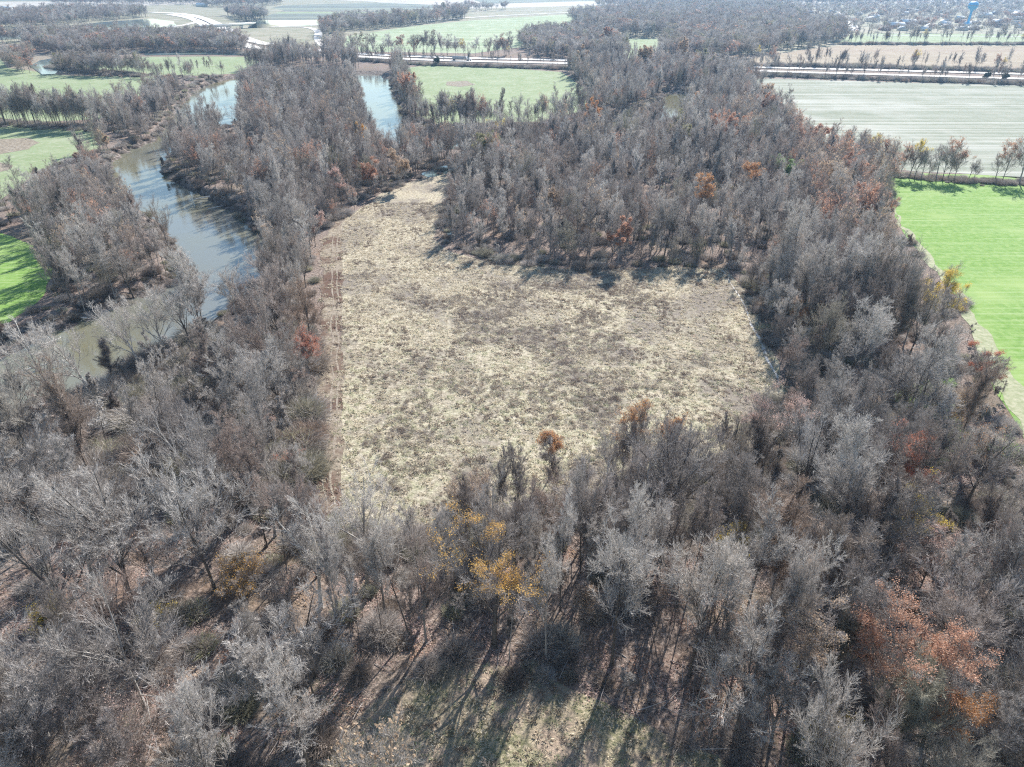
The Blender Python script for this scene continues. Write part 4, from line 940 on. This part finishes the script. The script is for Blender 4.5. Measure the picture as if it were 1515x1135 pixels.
# tall brown weed stalks in the darker patches of the field
weeds = [blade_bush(90+j, 130, 1.0, .8, .04, .7, [LM['weed'], M['twig']], (.6, .4)) for j in range(3)]
for j, b in enumerate(weeds): b.name = 'weed_kind_%d' % j
ax, ay, bx, by = grid(1.5, 480, 1200, 300, 900, 91)
band = inpoly(bx, by, [(600, 480), (640, 400), (720, 395), (960, 400), (960, 500), (900, 640), (1000, 600), (1100, 640), (900, 720), (560, 700), (590, 600)])
m = inpoly(bx, by, FIELD) & (vnoise(ax, ay, 11, 41)*.7+vnoise(ax, ay, 4, 42)*.3 > np.where(band, .56, .74)) & (rng.uniform(0, 1, len(ax)) < .75)
ax, ay = ax[m], ay[m]; s_ = rng.uniform(.5, 1.2, len(ax)); print('weeds', len(ax))
scatter('dry_weeds', None, ax, ay, ax*0+.05, s_, s_*.8, 92, weeds, 'grey-brown dead weed stalks in darker patches of the mown field')

# ------------------------------------------------------------------ built things
def empty(name, loc, rz=0, label=None, cat=None, group=None):
    e = bpy.data.objects.new(name, None); COL.objects.link(e); e.location = loc; e.rotation_euler = (0, 0, rz); tag(e, label, cat, group); return e
def part(name, mb_, m, par): return link(name, mb_.mesh(name, [m] if not isinstance(m, list) else m), par)
# overpass bridge across the highway
a = np.array(G(299, 47)); b = np.array(G(371, 41.5)); L = np.linalg.norm(b-a); ang = math.atan2(b[1]-a[1], b[0]-a[0])
br = empty('overpass_bridge', (a[0], a[1], 0), ang, 'long flat concrete overpass crossing the divided highway', 'bridge')
m_ = MB(); m_.box(-8, L+8, -5, 5, 6.4, 7.2); part('deck', m_, M['conc'], br)
m_ = MB(); m_.box(-8, L+8, -4.2, 4.2, 5.1, 6.4); part('girder', m_, M['steel'], br)
for s in (-1, 1): m_ = MB(); m_.box(-8, L+8, s*5-.2, s*5+.2, 7.2, 8.2); part('parapet', m_, M['conc'], br)
for t in (.26, .52, .80):
    m_ = MB()
    for s in (-3, 0, 3): m_.lathe([(.01, 0), (.7, 0), (.7, 4.6), (.01, 4.6)], 10, 0, (L*t, s))
    m_.box(L*t-.9, L*t+.9, -4.6, 4.6, 4.3, 5.1); part('pier', m_, M['conc'], br)
for x0, x1 in ((-60, -8), (L+8, L+60)):
    m_ = MB(); e0, e1 = (.2, 7.1) if x0 < 0 else (7.1, .2)
    v = [(x0, -6, e0), (x1, -6, e1), (x1, 6, e1), (x0, 6, e0), (x0, -16, .1), (x1, -16, .1), (x1, 16, .1), (x0, 16, .1)]
    m_.add(v, [(0, 1, 2, 3), (4, 5, 1, 0), (3, 2, 6, 7), (1, 5, 6, 2), (0, 3, 7, 4)]); part('embankment', m_, M['verge'], br)
# lorry
lo_p = GP(lo); i_ = 10; x, y = G(688, 90.6); ang = math.atan2(*(lo_p[i_+1]-lo_p[i_-1])[::-1])
t = empty('semi_truck', (x, y, .6), ang, 'long grey-white semi truck driving on the highway above the meadow', 'truck')
def wheels(par, xs_, w, r_, hubs=True):
    for xx in xs_:
        for s in (-1, 1):
            m_ = MB(); v = []; n = 14
            for k_ in range(n):
                A = 2*PI*k_/n
                v += [(xx+r_*math.cos(A), s*w-.15, r_+r_*math.sin(A)), (xx+r_*math.cos(A), s*w+.15, r_+r_*math.sin(A))]
            f = [(2*k_, 2*((k_+1) % n), 2*((k_+1) % n)+1, 2*k_+1) for k_ in range(n)]; m_.add(v, f)
            for q in (0, 1): m_.add(v[q::2], [tuple(range(n))])
            part('wheel', m_, M['rubber'], par)
m_ = MB(); m_.box(-13.5, 1.5, -1.3, 1.3, 1.25, 4.1); part('trailer', m_, M['roofgrey'], t)
m_ = MB(); m_.box(-13.3, 1.3, -.5, .5, .9, 1.25); part('trailer_frame', m_, M['grey'], t)
m_ = MB(); m_.box(2.2, 4.6, -1.2, 1.2, .9, 3.9); m_.add([(4.6, -1.2, .9), (4.6, 1.2, .9), (4.6, 1.2, 3.1), (4.6, -1.2, 3.1), (6.8, -1.1, .9), (6.8, 1.1, .9), (6.8, 1.1, 2.0), (6.8, -1.1, 2.0), (5.2, -1.1, 2.2), (5.2, 1.1, 2.2)],
   [(0, 4, 7, 8, 3), (1, 2, 9, 6, 5)]); m_.add([(4.6, 1.2, 3.1), (4.6, -1.2, 3.1), (6.8, 1.1, 2.0), (6.8, -1.1, 2.0), (5.2, -1.1, 2.2), (5.2, 1.1, 2.2), (6.8, -1.1, .9), (6.8, 1.1, .9)], [(1, 4, 5, 0), (4, 3, 2, 5), (3, 6, 7, 2)]); part('cab', m_, M['white'], t)
m_ = MB(); m_.add([(4.63, -1., 2.95), (5.2, -.95, 2.28), (5.2, .95, 2.28), (4.63, 1., 2.95)], [(0, 1, 2, 3)]); part('windscreen', m_, M['glass'], t)
wheels(t, (-12.4, -11.2, 2.4, 3.5, 6.1), 1.15, .5)
# cars
def car(px_, py_, ang, m, label):
    x, y = G(px_, py_); c = empty('car', (x, y, .61), ang, label, 'car', 'cars on the highway')
    m_ = MB(); pr = [(-2.2, .35), (-2.25, .8), (-1.9, .98), (-1.3, 1.0), (1.0, .98), (2.1, .8), (2.25, .4)]; n = len(pr)
    v = [(a_, s*.88, z) for s in (-1, 1) for a_, z in pr]; f = [(i, n+i, n+(i+1) % n, (i+1) % n) for i in range(n)]; m_.add(v, f); m_.add(v[:n], [tuple(range(n))]); m_.add(v[n:], [tuple(range(n))[::-1]]); part('body', m_, m, c)
    m_ = MB(); v = [(-1.6, -.8, 1.0), (1.0, -.8, .99), (.3, -.65, 1.45), (-1.2, -.65, 1.45)]; v += [(a_, -b_, z) for a_, b_, z in v]; m_.add(v, [(0, 1, 2, 3), (5, 4, 7, 6), (3, 2, 6, 7), (1, 5, 6, 2), (4, 0, 3, 7)]); part('cabin', m_, M['glass'], c)
    wheels(c, (-1.4, 1.4), .82, .33)
car(291.5, 30.5, 1.9, M['rubber'], 'small dark car on the highway before the overpass')
# water tower
x, y = G(1430, 41)
w = empty('water_tower', (x, y, 0), 0, 'slender light blue water tower rising above the town roofs', 'water tower')
S_ = 1.0; hh = H - (math.hypot(y, 0))*math.tan(PITCH+math.atan((8-CY)/F))
m_ = MB(); m_.lathe([(.1, 0), (5.5, 0), (5.2, 1), (3.2, 5), (1.9, 9), (1.7, hh-10), (2.4, hh-7)], 24); part('column', m_, M['blue'], w)
m_ = MB(); m_.lathe([(2.4, hh-7), (6.4, hh-4.5), (7.6, hh-1.5), (7.6, hh+1), (6.6, hh+3.6), (4, hh+5.2), (.1, hh+5.8)], 28); part('tank', m_, M['blue'], w)
m_ = MB(); m_.lathe([(7.62, hh-.6), (7.9, hh-.6), (7.9, hh+.2), (7.62, hh+.2)], 28); part('walkway', m_, M['grey'], w)
# houses of the town
hb = {}
def house(x, y, w, d, h, rz, roofm, wallm, label, group):
    key = (round(w), round(d), round(h), roofm, wallm)
    if key not in hb:
        W, D_, H_ = key[0]/2, key[1]/2, key[2]; a_ = MB(); a_.box(-W, W, -D_, D_, 0, H_)
        a_.add([(-W, -D_, H_), (-W, D_, H_), (-W, 0, H_+D_*.5)], [(0, 2, 1)]); a_.add([(W, -D_, H_), (W, D_, H_), (W, 0, H_+D_*.5)], [(0, 1, 2)])
        r_ = MB(); o_ = .6; k_ = D_*.5; t_ = .25
        for s in (-1, 1):
            v = [(-W-o_, s*(D_+o_), H_-.2+.02), (W+o_, s*(D_+o_), H_-.2+.02), (W+o_, 0, H_+k_+.05), (-W-o_, 0, H_+k_+.05)]; v += [(p[0], p[1], p[2]+t_) for p in v]
            r_.add(v, [(0, 1, 2, 3), (4, 7, 6, 5), (0, 4, 5, 1), (1, 5, 6, 2), (3, 7, 4, 0)])
        win = MB()
        for q in range(-1, 2): win.box(q*W*.6-.6, q*W*.6+.6, -D_-.05, -D_+.02, 1.0, 2.2)
        hb[key] = (a_.mesh('house_wall', [M[wallm]]), r_.mesh('house_roof', [M[roofm]]), win.mesh('house_window', [M['glass']]))
    e = empty('house', (x, y, 0), rz, label, 'house', group)
    for nm, me in zip(('wall', 'roof', 'front_window'), hb[key]): link(nm, me, e)
seen = 0
RM = [('roofpale', 'wallcream', 'white-roofed'), ('roofgrey', 'wallcream', 'grey-roofed'), ('roofbrown', 'wallbrick', 'brown-roofed'), ('roofpale', 'wallbrick', 'white-roofed brick')]
hs = []
for row_y in (19, 22, 25.5, 29, 33, 37, 41, 45):
    xx = 1122 + rng.uniform(0, 20)
    while xx < 1560:
        ok = xx > 1245 or (row_y < 44 and rng.uniform() < .4)
        if ok and rng.uniform() < .46: hs.append((xx, row_y+rng.uniform(-.9, .9)))
        xx += rng.uniform(9, 26)*(row_y/36+.3)
for (a_, b_) in hs:
    x, y = G(a_, b_); k_ = int(rng.choice(4, p=[.5, .2, .15, .15])); big = rng.uniform() < .18
    near_tower = abs(a_-1430) < 28
    place_ = 'near the blue water tower' if near_tower else 'west of the long town street' if a_ < 1262 else 'in the middle of the town' if a_ < 1400 else 'at the east side of the town'
    lab = '%s %s house %s' % ('large' if big else 'small', RM[k_][2], place_)
    house(x, y, 26 if big else rng.choice([14, 17]), 15 if big else 11, 5 if big else 3, rng.choice([0, 0, PI/2])+.1, RM[k_][0], RM[k_][1], lab, lab.replace('house', 'houses'))
for a_, b_, lab in ((300, 10, 'white farm shed beside the far trees above the highway'), (10, 15.5, 'white farm building standing alone in the far pale field')):
    x, y = G(a_, b_); house(x, y, 30, 14, 5, 0, 'roofpale', 'wallcream', lab, None)
    # standing in open farmland
print('houses', len(hs))
# fallen trunks and drift on the mud banks
def log(x, y, z, L, r_, ang, tilt, label, m='whitebark'):
    e = bpy.data.objects.new('fallen_trunk', None); COL.objects.link(e); e.location = (x, y, z); tag(e, label, 'fallen trunk')
    d = np.array([[math.cos(ang)*math.cos(tilt), math.sin(ang)*math.cos(tilt), math.sin(tilt)]]); B = np.array([[0, 0, -.05]])
    m_ = MB(); tubes(m_, np.zeros((1, 3)), d, B, np.array([L]), np.array([r_]), 6, 8, .4); part('trunk', m_, M[m], e)
    m_ = MB(); r = np.random.default_rng(int(abs(x)*10)); q = kids(np.zeros((1, 3)), d, B, np.array([L]), np.array([r_]), 7, .4, 1, 45, 12, .35, .45, .1, r); tubes(m_, *q, 3, 5, .3)
    q2 = kids(*q, 4, .3, 1, 40, 12, .5, .5, .1, r); tubes(m_, *q2, 2, 3, .3); part('branch', m_, M[m], e)
for a_, b_, L_, an, ti, lab in ((330, 300, 14, 3.5, -.12, 'pale fallen trunk reaching from the shaded bank into the river'), (310, 288, 10, 3.2, -.15, 'smaller pale fallen trunk higher up the shaded bank'), (128, 465, 9, 2.9, -.05, 'white log lying on the shaded mud bank above the brown water'), (20, 545, 10, .6, .05, 'grey log on the wide mud bank'), (60, 505, 5, 1.1, 0, 'short log at the edge of the wide mud bank'), (860, 392, 8, .1, .02, 'white log at the upper edge of the mown field')):
    x, y = G(a_, b_, -1.0 if b_ != 392 else 0); z = float(height(np.array([x]), np.array([y]))[0]); log(x, y, max(z, ZW+.5)+.5, L_, .28, an, ti, lab)

# ------------------------------------------------------------------ haze, sky, sun
hz_ = bpy.data.meshes.new('haze'); zb, zt = -7.5, 92.
v = [(x, y, z) for z in (zb, zt) for y in (-450, 14500) for x in (-7500, 7500)]
hz_.from_pydata(v, [], [(0, 2, 3, 1), (4, 5, 7, 6), (0, 1, 5, 4), (2, 6, 7, 3), (0, 4, 6, 2), (1, 3, 7, 5)])
m, nt, b = mat('haze_air'); nt.nodes.remove(b); pv = nt.nodes.new('ShaderNodeVolumePrincipled'); nt.links.new(pv.outputs[0], nt.nodes['Material Output'].inputs['Volume'])
pv.inputs['Color'].default_value = (.38, .66, 1, 1); pv.inputs['Density'].default_value = .00009; pv.inputs['Anisotropy'].default_value = .35
hz_.materials.append(m); o = link('haze', hz_); o['kind'] = 'stuff'; tag(o, 'thin blue haze over the far farmland and town', 'haze')
AZ, EL = math.radians(24.), math.radians(36.)
w_ = bpy.data.worlds.new('World'); sc.world = w_; w_.use_nodes = True; nt = w_.node_tree
sky = nt.nodes.new('ShaderNodeTexSky'); sky.sky_type = 'NISHITA'; sky.sun_disc = False; sky.sun_elevation = EL; sky.sun_rotation = AZ; sky.air_density = 1.4; sky.dust_density = .1; sky.ozone_density = 3.0
nt.links.new(sky.outputs[0], nt.nodes['Background'].inputs[0]); nt.nodes['Background'].inputs[1].default_value = .09
sun = bpy.data.lights.new('sun', 'SUN'); sun.energy = 5; sun.angle = math.radians(.5); sun.color = (1, .965, .92)
so = bpy.data.objects.new('sun', sun); COL.objects.link(so)
d = Vector((math.sin(AZ)*math.cos(EL), math.cos(AZ)*math.cos(EL), math.sin(EL))); so.rotation_euler = d.to_track_quat('Z', 'Y').to_euler(); so.location = (0, 0, 200)
sc.view_settings.view_transform = 'Standard'; sc.view_settings.look = 'None'; sc.view_settings.exposure = 1.06; sc.view_settings.gamma = 1
c = sc.cycles; c.max_bounces = 5; c.diffuse_bounces = 3; c.glossy_bounces = 3; c.transmission_bounces = 2; c.transparent_max_bounces = 4; c.volume_bounces = 0
c.use_denoising = False; c.use_adaptive_sampling = True; c.adaptive_threshold = .015; c.sample_clamp_indirect = 4; c.sample_clamp_direct = 8
c.caustics_reflective = False; c.caustics_refractive = False
sc.render.use_persistent_data = False; sc.render.filter_size = 1.2 if hasattr(sc.render, 'filter_size') else 1.5; c.filter_width = 1.2
